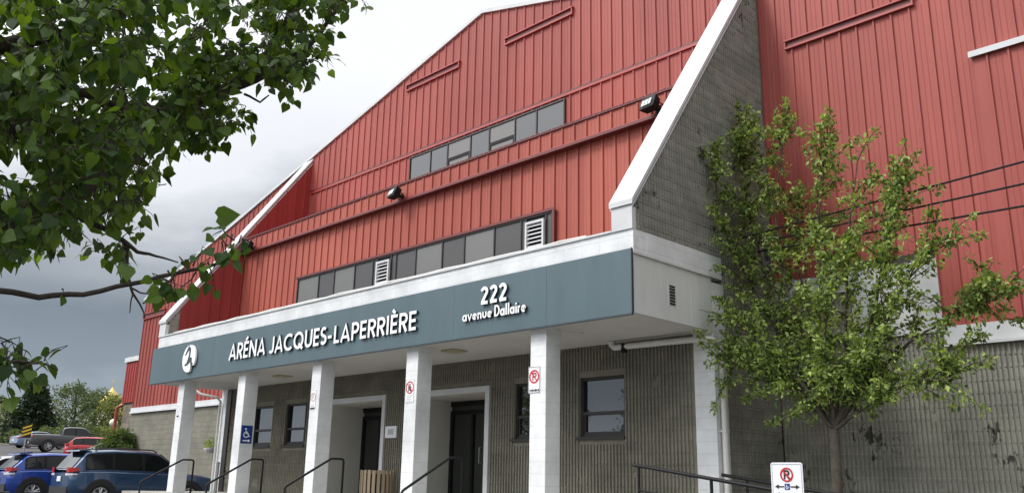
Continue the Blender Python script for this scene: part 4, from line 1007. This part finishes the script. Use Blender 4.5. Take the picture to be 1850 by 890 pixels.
car('parked_suv', 'steel blue estate style suv with roof rails parked behind the leftmost column', 'car', -28.22, 11.66, N0, SUV, paint('steel_blue_paint', (.022, .062, .14)))
car('parked_crossover', 'bright cobalt blue crossover parked left of the steel blue suv', 'car', -31.15, 10.7, N0, CUV, paint('cobalt_paint', (.005, .045, .30)))
car('parked_sedan', 'silver sedan cut by the left edge beside the cobalt crossover', 'car', -34.6, 10.4, N0+.05, SEDAN, paint('silver_paint', (.42, .43, .44), .5))
car('pickup_truck', 'dark grey crew cab pickup truck parked up the slope', 'pickup truck', -73.6, 24.9, N0-.2, TRUCK, paint('grey_paint', (.075, .078, .08)), detail=1)
car('parked_crossover', 'red crossover parked between the grey pickup and the green bush', 'car', -61.2, 22.6, N0-.35, CUV, paint('red_paint', (.48, .008, .014), 0), detail=1)
car('parked_sedan', 'white sedan half hidden behind the green bush next to the red crossover', 'car', -56.0, 21.9, N0-.5, SEDAN, paint('white_paint', (.70, .70, .70), 0), detail=1)
car('parked_sedan', 'pale blue sedan at the far left behind the grey pickup truck', 'car', -84.5, 26.0, N0+.15, SEDAN, paint('pale_blue_paint', (.20, .27, .38)), detail=1)
car('parked_crossover', 'white crossover seen over the bush by the annex wall', 'car', -60.5, 24.6, N0-.2, CUV, MATS['white_paint'], detail=1)
car('parked_van', 'white vehicle at the left frame edge under the far trees', 'car', -101, 25.6, N0+.9, CUV, MATS['white_paint'], detail=1)

# ================================================================== TREES AND BUSHES
def heart_leaf(mb, p, d, up, s, rng, fold=.25, droop=.25):
    """heart shaped leaf: base at p, pointing along d, face normal near up"""
    d = d.normalized(); side = d.cross(up)
    if side.length < 1e-3: side = d.orthogonal()
    side.normalize(); nrm = side.cross(d)
    def P(u, v): return p + d*(u*s) + side*(v*s) + nrm*(abs(v)*fold*s - droop*s*u*u)
    b, m1_, m2_, tip = P(.04, 0), P(.35, 0), P(.7, 0), P(1.1, 0)
    l = [P(-.08, .22), P(.12, .46), P(.42, .50), P(.75, .28)]; r = [P(-.08, -.22), P(.12, -.46), P(.42, -.50), P(.75, -.28)]
    mb.add([b, m1_, m2_, tip]+l+r, [(0, 4, 5, 1), (1, 5, 6, 2), (2, 6, 7, 3), (0, 1, 9, 8), (1, 2, 10, 9), (2, 3, 11, 10)])
def small_leaf(mb, p, d, up, s):
    d = d.normalized(); side = d.cross(up)
    if side.length < 1e-3: side = d.orthogonal()
    side.normalize(); nrm = side.cross(d)
    mb.add([p, p+d*s*.5+side*s*.27+nrm*s*.06, p+d*s-nrm*s*.12, p+d*s*.5-side*s*.27+nrm*s*.06], [(0, 1, 2, 3)])
def rvec(rng):
    while True:
        v = Vector((rng.uniform(-1, 1), rng.uniform(-1, 1), rng.uniform(-1, 1)))
        if .05 < v.length < 1: return v.normalized()
def inside(poly, x, y):
    c = False; j = len(poly)-1
    for i in range(len(poly)):
        if (poly[i][1] > y) != (poly[j][1] > y) and x < (poly[j][0]-poly[i][0])*(y-poly[i][1])/(poly[j][1]-poly[i][1])+poly[i][0]: c = not c
        j = i
    return c
# ---- linden leaning in from the left ------------------------------------
rng = random.Random(11)
s1 = lambda pts, k=.5169, ox=0, oy=0: [(ox+x*k, oy+y*k) for x, y in pts]
MA = s1([(-700, -500), (500, -500), (830, -300), (830, 0), (760, 60), (690, 140), (600, 190), (500, 190), (430, 245), (400, 260), (480, 290), (560, 340), (600, 370), (560, 400), (540, 560), (640, 590), (665, 665), (560, 640), (450, 600), (480, 680), (490, 710), (420, 740), (400, 790), (440, 850), (445, 900), (440, 890), (340, 885), (320, 850), (250, 830), (220, 840), (150, 855), (110, 865), (0, 850), (-700, 820)])
MBp = s1([(560, 260), (640, 200), (720, 150), (800, 140), (850, 150), (880, 180), (930, 110), (1000, 70), (1060, 90), (1110, 150), (1130, 190), (1090, 215), (1000, 290), (1000, 330), (940, 300), (900, 345), (850, 405), (770, 465), (660, 510), (540, 500), (560, 400), (600, 330)])
MC = s1([(830, 60), (880, 20), (890, -120), (1220, -120), (1240, 10), (1270, 70), (1215, 105), (1165, 95), (1140, 140), (1095, 60), (1010, 60), (920, 70), (870, 95)])
ME = [(-60, 615), (-5, 604), (8, 612), (-5, 640), (60, 640), (100, 660), (85, 668), (50, 676), (-60, 676)]
lt = thing('linden_tree', 'large dark linden tree reaching in from the left with heart shaped leaves', 'tree', tuple(at_dist(-420, 840, 5.0).xy)+(-1.3,))
tb = Vector((lt.location.x, lt.location.y, -1.4))
fork = Vector((tb.x-.15, tb.y+.1, 1.2)); top = Vector((tb.x+.1, tb.y+.2, 6.5))
m = MB(); m.tube([tb, tb+Vector((0, 0, .25)), tb+Vector((-.05, .03, 1.3)), fork+Vector((.02, 0, .4)), fork.lerp(top, .5), top], [.30, .22, .19, .17, .12, .05], 12); m.build('trunk', BARK, lt, smooth=True)
LB = [  # (pixel polyline, distances, radii)
 ([(-420, 520), (-200, 470), (-50, 432), (60, 395), (150, 345), (215, 300), (250, 285)], [5.0, 4.8, 4.6, 4.6, 4.7, 4.8, 4.9], [.10, .075, .06, .052, .042, .03, .018]),
 ([(-420, 560), (-200, 535), (-60, 520), (0, 525), (70, 537), (150, 532), (240, 512), (310, 495), (370, 485), (410, 470), (440, 450)], [5.0, 4.5, 4.2, 4.1, 4.1, 4.05, 4.0, 4.0, 3.95, 3.95, 3.9], [.04, .022, .014, .013, .0125, .011, .010, .009, .008, .006, .004]),
 ([(-420, 350), (-150, 260), (60, 230), (180, 225), (279, 201), (345, 195), (413, 160), (486, 129), (543, 96), (575, 65), (600, 31), (620, -10)], [5.0, 5.0, 5.2, 5.3, 5.3, 5.3, 5.3, 5.2, 5.2, 5.2, 5.2, 5.2], [.08, .06, .045, .04, .034, .032, .03, .026, .02, .016, .012, .006]),
 ([(395, 170), (432, 140), (455, 119), (480, 95), (512, 52), (520, 20)], [5.3, 5.25, 5.2, 5.2, 5.2, 5.2], [.02, .018, .016, .013, .010, .005]),
 ([(-420, 300), (-150, 180), (0, 165), (108, 150), (176, 181), (230, 200), (285, 225)], [5.0, 4.8, 4.6, 4.6, 4.7, 4.7, 4.8], [.07, .05, .035, .03, .022, .015, .008]),
 ([(-400, 150), (-150, 120), (20, 80), (110, 66), (196, 31), (264, 0), (330, -60)], [5.0, 4.9, 4.8, 4.9, 5.0, 5.1, 5.2], [.07, .05, .04, .036, .032, .026, .015]),
 ([(110, 375), (140, 388), (182, 410), (222, 434), (248, 455), (280, 462), (322, 474)], [4.65, 4.6, 4.5, 4.4, 4.3, 4.3, 4.3], [.02, .016, .014, .012, .009, .006, .003]),
 ([(225, 437), (230, 460), (232, 500), (240, 530), (258, 560), (262, 575)], [4.4, 4.35, 4.3, 4.3, 4.3, 4.3], [.008, .008, .007, .006, .004, .002]),
 ([(238, 520), (252, 528), (270, 530), (290, 522)], [4.3]*4, [.005, .004, .003, .002]),
 ([(240, 530), (236, 548), (234, 565)], [4.3]*3, [.004, .003, .002]),
 ([(258, 548), (272, 540), (288, 548)], [4.3]*3, [.004, .003, .002]),
 ([(441, 170), (470, 185), (486, 172)], [5.3]*3, [.009, .007, .004]),
 ([(-400, 640), (-150, 640), (-40, 655), (30, 652), (75, 655), (105, 668)], [5.0, 4.3, 4.0, 4.0, 4.0, 4.0], [.03, .018, .010, .008, .005, .002]),
 ([(200, 110), (260, 70), (330, 88), (372, 92)], [5.0, 5.0, 5.1, 5.1], [.016, .012, .008, .004]),
]
segs = []
for pxs, ds, rs in LB:
    pts = [at_dist(x, y, d) for (x, y), d in zip(pxs, ds)]
    if pxs[0][0] < -350: pts = [fork.lerp(top, max(0, min(1, (pts[0].z-fork.z)/(top.z-fork.z))))]+pts[1:]
    q = []; qr = []
    for i in range(len(pts)-1):
        for k in range(3):
            q.append(pts[i].lerp(pts[i+1], k/3) + rvec(rng)*min(.012, rs[i]*.5)*(1 if k else 0)); qr.append(rs[i]+(rs[i+1]-rs[i])*k/3)
    q.append(pts[-1]); qr.append(rs[-1])
    m = MB(); m.tube(q, qr, 8); m.build('branch', BARK, lt, smooth=True)
    segs += list(zip(q, qr))
leafm = leaf_mat('linden_leaf', (.115, .205, .032), (.018, .050, .010), trans=.42, tcol=(1.9, 1.7, .5))
lv = MB(); tw = MB()
def leaf_spray(p, dirv, n, s0, s1_):
    q = p.copy(); pts = [p]
    d = dirv.copy()
    for i in range(n):
        d = (d + rvec(rng)*.45 + Vector((0, 0, -.06))).normalized(); q = q + d*rng.uniform(.026, .045); pts.append(q.copy())
        hd = (d*.4 + rvec(rng)*.8 + Vector((0, 0, -.75))).normalized()
        up = (Vector((0, 0, 1))*.9 + rvec(rng)*.9 - hd*.2)
        heart_leaf(lv, q + hd*.035, hd, up, rng.uniform(s0, s1_), rng, fold=rng.uniform(-.05, .35), droop=rng.uniform(.05, .4))
        tw.tube([q, q+hd*.04], .0016, 3, cap=False)
    tw.tube(pts, [.004*(1-i/(len(pts)+.5)) for i in range(len(pts))], 4, cap=False)
def fill(poly, n, d0, d1, s0=.036, s1_=.075, outside=.0):
    xs_ = [p[0] for p in poly]; ys_ = [p[1] for p in poly]; k = 0
    while k < n:
        x = rng.uniform(min(xs_), max(xs_)); y = rng.uniform(min(ys_), max(ys_))
        if not inside(poly, x, y): continue
        if x < -60 and rng.random() < .55 or y < -60 and rng.random() < .5: continue
        # patchy: holes in the crown
        if math.sin(x*.021+1.3)*math.sin(y*.025+.4)+.35*math.sin(x*.06)*math.sin(y*.055+1) > .52 and x > -40: continue
        p = at_dist(x, y, rng.uniform(d0, d1)); k += 1
        leaf_spray(p, (rvec(rng)+Vector((.2, 0, 0))).normalized(), rng.randint(2, 4), s0, s1_)
fill(MA, 2600, 3.9, 6.4)
fill(MBp, 400, 4.8, 6.0)
fill(MC, 180, 4.9, 5.7)
fill(ME, 22, 3.9, 4.2, .038, .062)
for (cx, cy, rx, ry, n, d) in ((300, 505, 26, 12, 5, 4.0), (345, 488, 26, 12, 6, 3.95), (382, 482, 18, 12, 4, 3.95), (405, 440, 22, 18, 6, 3.9), (432, 440, 12, 14, 3, 3.9), (120, 530, 8, 4, 1, 4.05), (500, 135, 22, 25, 6, 5.3), (590, 60, 20, 30, 7, 5.2)):
    for _ in range(n):
        a = rng.uniform(0, 2*PI); r_ = math.sqrt(rng.random())
        leaf_spray(at_dist(cx+rx*r_*math.cos(a), cy-8+ry*r_*math.sin(a), d+rng.uniform(-.1, .1)), rvec(rng), rng.randint(1, 3), .038, .062)
heart_leaf(lv, at_dist(392, 392, 3.6), (CU*.1+CR*.9), -_f, .085, rng, .1, .1)
lv.build('foliage', leafm, lt, smooth=False); tw.build('twigs', BARK, lt)

PLANTER[0].build('leaves', leaf_mat('planter_leaf', (.30, .38, .08), (.12, .20, .04)), PLANTER[1], local=True)
# ---- young multi-stemmed tree by the right wall --------------------------
rng = random.Random(5)
yt = thing('young_tree', 'small yellow green tree with arching leafy shoots against right wall', 'tree', (-6.42, 13.55, -1.25))
B0 = Vector((-6.42, 13.55, -1.3)); FK = onY(1507, 775, 13.55)
m = MB(); m.tube([B0, B0+Vector((.0, 0, .15)), B0.lerp(FK, .55)+Vector((.02, 0, 0)), FK], [.13, .10, .085, .08], 10); m.build('trunk', BARK2, yt, smooth=True)
shoots = [(1330, 188, 14.3), (1345, 215, 14.0), (1385, 235, 14.4), (1420, 182, 14.0), (1405, 240, 13.7), (1470, 235, 13.6), (1495, 200, 13.9), (1500, 250, 13.4), (1552, 250, 13.6), (1575, 300, 13.3), (1635, 257, 13.4), (1658, 277, 13.2), (1620, 330, 12.9),
          (1700, 338, 13.0), (1680, 380, 12.8), (1780, 422, 13.0), (1700, 430, 13.4), (1755, 468, 13.3), (1795, 470, 13.4), (1848, 520, 13.4), (1845, 585, 13.6), (1780, 600, 13.9), (1735, 735, 13.3), (1700, 690, 13.2), (1775, 740, 13.0), (1740, 640, 13.8),
          (1640, 700, 13.0), (1590, 690, 12.8), (1575, 735, 13.4), (1440, 745, 13.0), (1390, 765, 13.2), (1345, 720, 13.3), (1290, 735, 13.0), (1280, 660, 12.8), (1300, 690, 12.9), (1258, 600, 12.7), (1262, 560, 12.8), (1300, 540, 13.0), (1280, 375, 14.2), (1300, 330, 14.3), (1285, 260, 14.6), (1290, 430, 13.6), (1330, 470, 13.4), (1360, 560, 12.8), (1400, 620, 12.6),
          (1470, 600, 12.5), (1540, 610, 12.6), (1610, 590, 12.7), (1640, 520, 12.8), (1600, 440, 12.7), (1540, 430, 12.6), (1480, 460, 12.6), (1420, 470, 12.9), (1360, 430, 13.6), (1340, 380, 14.0), (1350, 310, 14.0), (1440, 330, 13.6), (1520, 360, 13.0), (1560, 390, 13.0), (1600, 360, 13.2), (1650, 600, 13.0), (1500, 690, 12.9), (1450, 680, 13.4), (1540, 540, 14.2), (1430, 540, 14.3), (1600, 560, 14.4), (1380, 500, 14.6), (1480, 400, 14.5), (1670, 470, 13.9), (1330, 610, 13.8), (1310, 270, 14.4), (1320, 350, 14.1), (1298, 290, 14.5), (1335, 250, 14.2), (1360, 220, 14.2), (1375, 290, 14.0), (1400, 330, 13.8), (1300, 400, 13.9), (1315, 450, 13.7), (1290, 480, 13.3), (1340, 530, 13.2), (1310, 560, 13.1), (1350, 640, 13.0), (1455, 270, 13.8), (1520, 300, 13.6), (1475, 330, 13.4), (1540, 330, 13.3), (1590, 320, 13.2), (1425, 400, 13.3), (1500, 420, 13.0), (1570, 470, 12.7), (1450, 520, 12.5), (1520, 500, 12.5), (1690, 560, 12.8), (1560, 660, 13.8)]
yl = MB(); st = MB()
yleaf = leaf_mat('young_leaf', (.42, .52, .15), (.035, .085, .018), trans=.34, tcol=(1.35, 1.35, .55))
STEMS = [
 ([(1507, 775), (1480, 700), (1430, 620), (1385, 500), (1350, 380), (1340, 270)], 14.3), ([(1507, 775), (1470, 660), (1420, 520), (1400, 380), (1415, 250)], 14.1),
 ([(1507, 775), (1495, 650), (1480, 500), (1480, 380), (1494, 260)], 13.8), ([(1507, 775), (1525, 650), (1530, 520), (1535, 400), (1549, 290)], 13.4),
 ([(1507, 775), (1545, 680), (1580, 560), (1600, 450), (1620, 340)], 13.2), ([(1507, 775), (1560, 700), (1640, 620), (1720, 570), (1800, 540)], 13.3),
 ([(1507, 775), (1570, 730), (1640, 690), (1715, 680)], 13.1), ([(1507, 775), (1450, 715), (1390, 680), (1310, 655)], 13.0),
 ([(1507, 775), (1440, 690), (1370, 610), (1300, 570)], 12.9), ([(1507, 775), (1500, 690), (1490, 600), (1500, 470)], 12.7),
 ([(1507, 775), (1550, 690), (1590, 600), (1630, 520), (1700, 440)], 12.9), ([(1507, 775), (1480, 650), (1440, 480), (1440, 380)], 14.6),
 ([(1507, 775), (1440, 660), (1360, 520), (1300, 400), (1285, 280)], 14.6)]
def clear(p, lim=-8.12):      # keep the crown on the open side of the fin
    return p*(lim/p.x) if p.x < lim and p.y > 12.9 else p
SP = []
for pxs, Ye in STEMS:
    n_ = len(pxs); pts = [clear(onY(x, y, 13.55+(Ye-13.55)*k/(n_-1))) for k, (x, y) in enumerate(pxs)]
    q = []
    for k in range(n_-1):
        for u in range(5): q.append(pts[k].lerp(pts[k+1], u/5)+rvec(rng)*.018*(1 if u else 0))
    q.append(pts[-1]); N_ = len(q)
    st.tube(q, [.030*(1-k/N_)**.8+.005 for k in range(N_)], 6, cap=False)
    SP += [(p, k/N_) for k, p in enumerate(q) if k/N_ > .18]
def clump(c, dv, n, r_, s0, s1_):
    for _ in range(n):
        d = rvec(rng)*.9+dv*.4+Vector((0, 0, -.3))
        small_leaf(yl, c+rvec(rng)*r_*rng.random()**.6, d, Vector((0, 0, 1))+rvec(rng)*.9, rng.uniform(s0, s1_))
def shoot(a, tip, lift, dens=1.0):
    v = tip-a; ln = v.length
    c1 = a+v*.35+Vector((-v.x*.10, -v.y*.10, lift*ln)); c2 = a+v*.78+Vector((0, 0, lift*ln*.7))
    n_ = max(7, int(ln/.085)); pts = []
    for k in range(n_+1):
        u = k/n_; w_ = 1-u; pts.append(a*w_**3+c1*3*u*w_*w_+c2*3*u*u*w_+tip*u**3+rvec(rng)*.012)
    st.tube(pts, [.010*(1-k/(n_+1))+.0025 for k in range(n_+1)], 4, cap=False)
    for k in range(1, n_+1):
        if rng.random() < .2: continue
        u = k/n_; dv = (pts[k]-pts[k-1]).normalized()
        clump(pts[k]+rvec(rng)*.03, dv, int(rng.randint(9, 16)*dens), .135*(1.2-.6*u), .05, .13*(1.1-.3*u))
TIPS = [(x, y, Y) for x, y, Y in shoots]
for _ in range(22):          # fuller upper left part beside the block fin
    TIPS.append((rng.uniform(1285, 1415), rng.uniform(225, 520), rng.uniform(13.5, 14.9)))
TIPS += [(1352, 192, 14.2), (1338, 205, 14.4), (1368, 205, 14.1), (1300, 255, 14.6), (1400, 205, 14.1), (1425, 190, 14.0), (1500, 215, 13.8), (1480, 225, 13.8), (1820, 560, 13.4), (1800, 500, 13.4), (1770, 545, 13.4), (1830, 520, 13.3), (1760, 590, 13.2)]
for x, y, Y in TIPS:
    tip = clear(onY(x, y, Y)); best = None
    for p, u in SP:
        dz = tip.z-p.z; d = (tip-p).length
        sc_ = abs(d-.75) + (0 if dz > .15 else .35) + rng.uniform(0, .25)
        if best is None or sc_ < best[0]: best = (sc_, p)
    shoot(best[1], tip, rng.uniform(.05, .16))
for _ in range(230):
    p, u = rng.choice(SP)
    out = Vector((p.x+6.5, p.y-13.4, 0))
    if out.length > .01: out.normalize()
    d = (out*.55+Vector((0, 0, .75))+rvec(rng)*.55).normalized()
    tip = p+d*rng.uniform(.35, .75)
    if tip.y > 15.3 or (tip.x < -8.1 and tip.y > 12.9): continue
    shoot(p, tip, rng.uniform(.02, .12), .9)
low = [q for q in SP if q[1] < .62]
for _ in range(55):
    p, u = rng.choice(low)
    d = Vector((rng.uniform(-1, 1), rng.uniform(-1, .7), rng.uniform(-.35, .25))).normalized()
    tip = p+d*rng.uniform(.35, .8); tip.z = max(tip.z, FK.z+.05)
    if tip.y > 15.3 or (tip.x < -8.1 and tip.y > 12.9): continue
    shoot(p, tip, rng.uniform(.0, .08), .9)
for _ in range(190):        # loose short twigs that break up the sleeves
    p, u = rng.choice(SP); d = rvec(rng); tip = p+d*rng.uniform(.2, .45)+Vector((0, 0, .1)); tip.z = max(tip.z, FK.z+.1)
    if tip.y > 15.3 or (tip.x < -8.1 and tip.y > 12.9): continue
    clump(tip, d, rng.randint(6, 14), .16, .05, .13); st.tube([p, p.lerp(tip, .5)+Vector((0, 0, .04)), tip], [.006, .004, .002], 4, cap=False)
st.build('stems', BARK2, yt, smooth=True); yl.build('foliage', yleaf, yt)
# creeper of the same green on the fin is part of the tree's left shoots

# ---- generic clumpy trees -------------------------------------------------
def clump_tree(name, label, x, y, h, r, lm, seed, crown0=.25, nclump=60, leaves=60, ls=.35, group=None, conical=False, bark=BARK, trunk_r=.2):
    rg = random.Random(seed); z = gz(x)+(.08 if x < -92 else 0)
    t = thing(name, label, 'tree' if h > 2.6 else 'bush', (x, y, z), group=group)
    m = MB(); m.tube([(0, 0, -.3), (0, 0, h*.1), (rg.uniform(-.1, .1)*r, rg.uniform(-.1, .1)*r, h*.5), (0, 0, h*.9)], [trunk_r*1.3, trunk_r, trunk_r*.7, trunk_r*.15], 8)
    f = MB()
    for c in range(nclump):
        u = rg.random(); a = rg.uniform(0, 2*PI); hh = crown0+(1-crown0)*u
        if conical: rr = r*(1.02-u)*math.sqrt(rg.uniform(.25, 1))
        else: rr = r*math.sqrt(max(.05, 1-(2*u-.85)**2*.9))*math.sqrt(rg.uniform(.15, 1))
        cpos = Vector((rr*math.cos(a), rr*math.sin(a), h*hh*rg.uniform(.93, 1.0)))
        if c % 3 == 0: m.tube([(0, 0, h*max(.12, hh*.62)), cpos*.6+Vector((0, 0, h*hh*.3)), cpos], [trunk_r*.3, trunk_r*.16, .02], 5, cap=False)
        cr = r*rg.uniform(.16, .30)
        for k in range(leaves):
            v = rvec(rg); p = cpos+Vector((v.x, v.y, v.z*.65))*cr*rg.random()**.4
            small_leaf(f, p, v+rvec(rg)*.7, Vector((0, 0, 1))+rvec(rg), ls*rg.uniform(.6, 1.2))
    m.build('trunk', bark, t, local=True, smooth=True); f.build('crown', lm, t, local=True)
    return t
pinel = leaf_mat('pine_needles', (.040, .062, .028), (.016, .030, .014), trans=.1)
midl = leaf_mat('ash_leaf', (.15, .19, .075), (.06, .09, .03), trans=.3, tcol=(1.3, 1.3, .7))
lightl = leaf_mat('willow_leaf', (.24, .27, .085), (.11, .14, .04), trans=.3, tcol=(1.3, 1.3, .6))
shrubl = leaf_mat('shrub_leaf', (.14, .20, .05), (.04, .075, .018), trans=.25)
def base_at(px_, d): v = at_dist(px_, 800, d); return v.x, v.y
def tree_at(px_, d, top_y):
    x, y = base_at(px_, d); z = at_dist(px_, top_y, d).z; return x, y, z-gz(x)
G = 'trees beyond the car park'
x, y, h = tree_at(52, 112, 688); clump_tree('pine_tree', 'dark green pine with tiered boughs at the far left', x, y, h, 2.9, pinel, 1, .12, 130, 60, .42, G, conical=True)
x, y, h = tree_at(122, 118, 692); clump_tree('ash_tree', 'open mid green tree right of the dark pine', x, y, h, 3.2, midl, 2, .25, 70, 46, .34, G)
x, y, h = tree_at(165, 126, 700); clump_tree('willow_tree', 'pale green tree between the open tree and the golden dome', x, y, h, 2.9, midl, 3, .2, 60, 46, .34, G)
x, y, h = tree_at(200, 122, 716); clump_tree('willow_tree', 'pale yellow green tree beside the annex stone wall', x, y, h, 2.8, lightl, 4, .12, 70, 46, .34, G)
x, y, h = tree_at(2, 125, 728); clump_tree('willow_tree', 'bright green tree at left frame edge behind the pine', x, y, h, 2.8, lightl, 5, .1, 70, 46, .36, G)
x, y, h = tree_at(-55, 120, 700); clump_tree('ash_tree', 'mid green tree just outside the left frame edge', x, y, h, 3.4, midl, 6, .15, 70, 46, .36, G)
for i, (px_, d, ty) in enumerate(((85, 102, 775), (110, 103, 778), (160, 104, 772), (205, 104, 768), (20, 104, 782))):
    x, y, h = tree_at(px_, d, ty); clump_tree('roadside_shrub', ['low shrub right of the striped marker', 'low shrub above the pickup cab', 'low shrub above the red crossover', 'low shrub beside the round lamp', 'low shrub left of the striped marker'][i], x, y, max(1.2, h), 1.9, lightl if i % 2 else midl, 20+i, .05, 30, 40, .28, 'shrubs along the kerb', trunk_r=.06)
x, y = base_at(216, 41.5); z = at_dist(216, 779, 41.5).z; clump_tree('green_bush', 'rounded green bush at the corner of the block wall', x, y, z-gz(x), 1.05, shrubl, 9, .08, 120, 120, .10, trunk_r=.05)
# trees across the road behind the viewer, seen as reflections in the porch windows
for i, (x, y, h, r_) in enumerate(((-30, -26, 7.5, 3.4), (-40, -30, 9, 4), (-50, -27, 8, 3.6), (-60, -33, 10, 4.2), (-22, -30, 8.5, 3.6))):
    clump_tree('roadside_tree', 'leafy tree behind the viewer, mirrored in the porch windows', x, y, h, r_, midl, 40+i, .2, 60, 36, .42, 'trees behind the viewer')
# wooded skyline far off
rg = random.Random(77); f = MB()
for i in range(2600):
    a = rg.uniform(0, 1); x = -235+rg.uniform(-8, 8); y = -30+a*180; hh = 5+2.5*math.sin(a*23)+1.5*math.sin(a*61)
    p = Vector((x, y, gz(x)+rg.random()*hh)); small_leaf(f, p, rvec(rg), Vector((0, 0, 1))+rvec(rg), rg.uniform(1.0, 2.0))
tag(f.build('distant_woods', midl), kind='stuff')

# ================================================================== BACKGROUND OBJECTS
# church with golden domes behind the trees
d = 185; v = at_dist(190, 800, d); ch = thing('church', 'pale church with gold onion dome showing over the far trees', 'church', (v.x, v.y, gz(v.x)))
zt = at_dist(190, 742, d).z-gz(v.x); k = d/1767*1.0
m = MB(); m.box(-4.5, 4.5, -4.5, 4.5, -.5, zt-3.2); m.lathe([(1.9, zt-3.2), (1.9, zt)], (0, 0, 0), 16); m.build('wall', mat('pale_render', (.55, .52, .45), rough=.8, var=.1), ch, local=True)
m = MB(); m.lathe([(1.9, zt), (2.6, zt+.8), (2.75, zt+1.5), (2.2, zt+2.4), (1.2, zt+3.2), (.45, zt+3.9), (.12, zt+4.5)], (0, 0, 0), 18); m.build('dome', GOLD, ch, local=True, smooth=True)
m = MB(); m.tube([(0, 0, zt+4.4), (0, 0, zt+6.3)], .09, 6); m.box(-.45, .45, -.05, .05, zt+5.5, zt+5.65); m.build('spire_cross', GOLD, ch, local=True)
d = 150; v = at_dist(214, 800, d); c2 = thing('church_tower', 'small tower with gold cap beside the annex red downspout', 'tower', (v.x, v.y, gz(v.x)))
zt = at_dist(214, 752, d).z-gz(v.x)
m = MB(); m.lathe([(1.1, -.3), (1.1, zt)], (0, 0, 0), 8); m.build('wall', MATS['pale_render'], c2, local=True)
m = MB(); m.lathe([(1.15, zt), (1.25, zt+.5), (.9, zt+1.4), (.3, zt+2.3), (.05, zt+3)], (0, 0, 0), 12); m.build('dome', GOLD, c2, local=True, smooth=True)
# street lamp with round globe
d = 74; v = at_dist(200, 800, d); sl = thing('street_lamp', 'globe street lamp above the bush near the annex', 'street lamp', (v.x, v.y, gz(v.x)))
zt = at_dist(200, 763, d).z-gz(v.x)
m = MB(); m.lathe([(.11, 0), (.11, .3), (.05, .4), (.045, zt-.25)], (0, 0, 0), 10); m.build('post', BLACK, sl, local=True)
m = MB(); m.lathe([(.10, zt-.26), (.25, zt-.14), (.31, zt), (.26, zt+.17), (.12, zt+.28), (.02, zt+.31)], (0, 0, 0), 14); m.build('globe', mat('lamp_globe', (.80, .76, .62), rough=.3), sl, local=True, smooth=True)
# striped hazard marker
d = 69; v = at_dist(45, 800, d); hz = thing('hazard_marker', 'black and yellow striped hazard marker board at car park entrance', 'road sign', (v.x, v.y, gz(v.x)), math.radians(75))
za = at_dist(45, 790, d).z-gz(v.x); zb_ = at_dist(45, 769, d).z-gz(v.x)
m = MB(); m.box(-.29, .29, -.02, .02, za, zb_); m.build('board', SIGNK, hz, local=True)
hs = (zb_-za)/3.2
for i in range(3):
    z = za+.08+i*hs; m = MB(); m.prismY([(-.27, z), (.27, z+.22), (.27, z+.22+hs*.5), (-.27, z+hs*.5)], -.034, -.022); m.build('stripe', YELLOW, hz, local=True)
m = MB(); m.tube([(0, .05, -.1), (0, .05, zb_-.05)], .05, 8); m.build('post', ALU, hz, local=True)
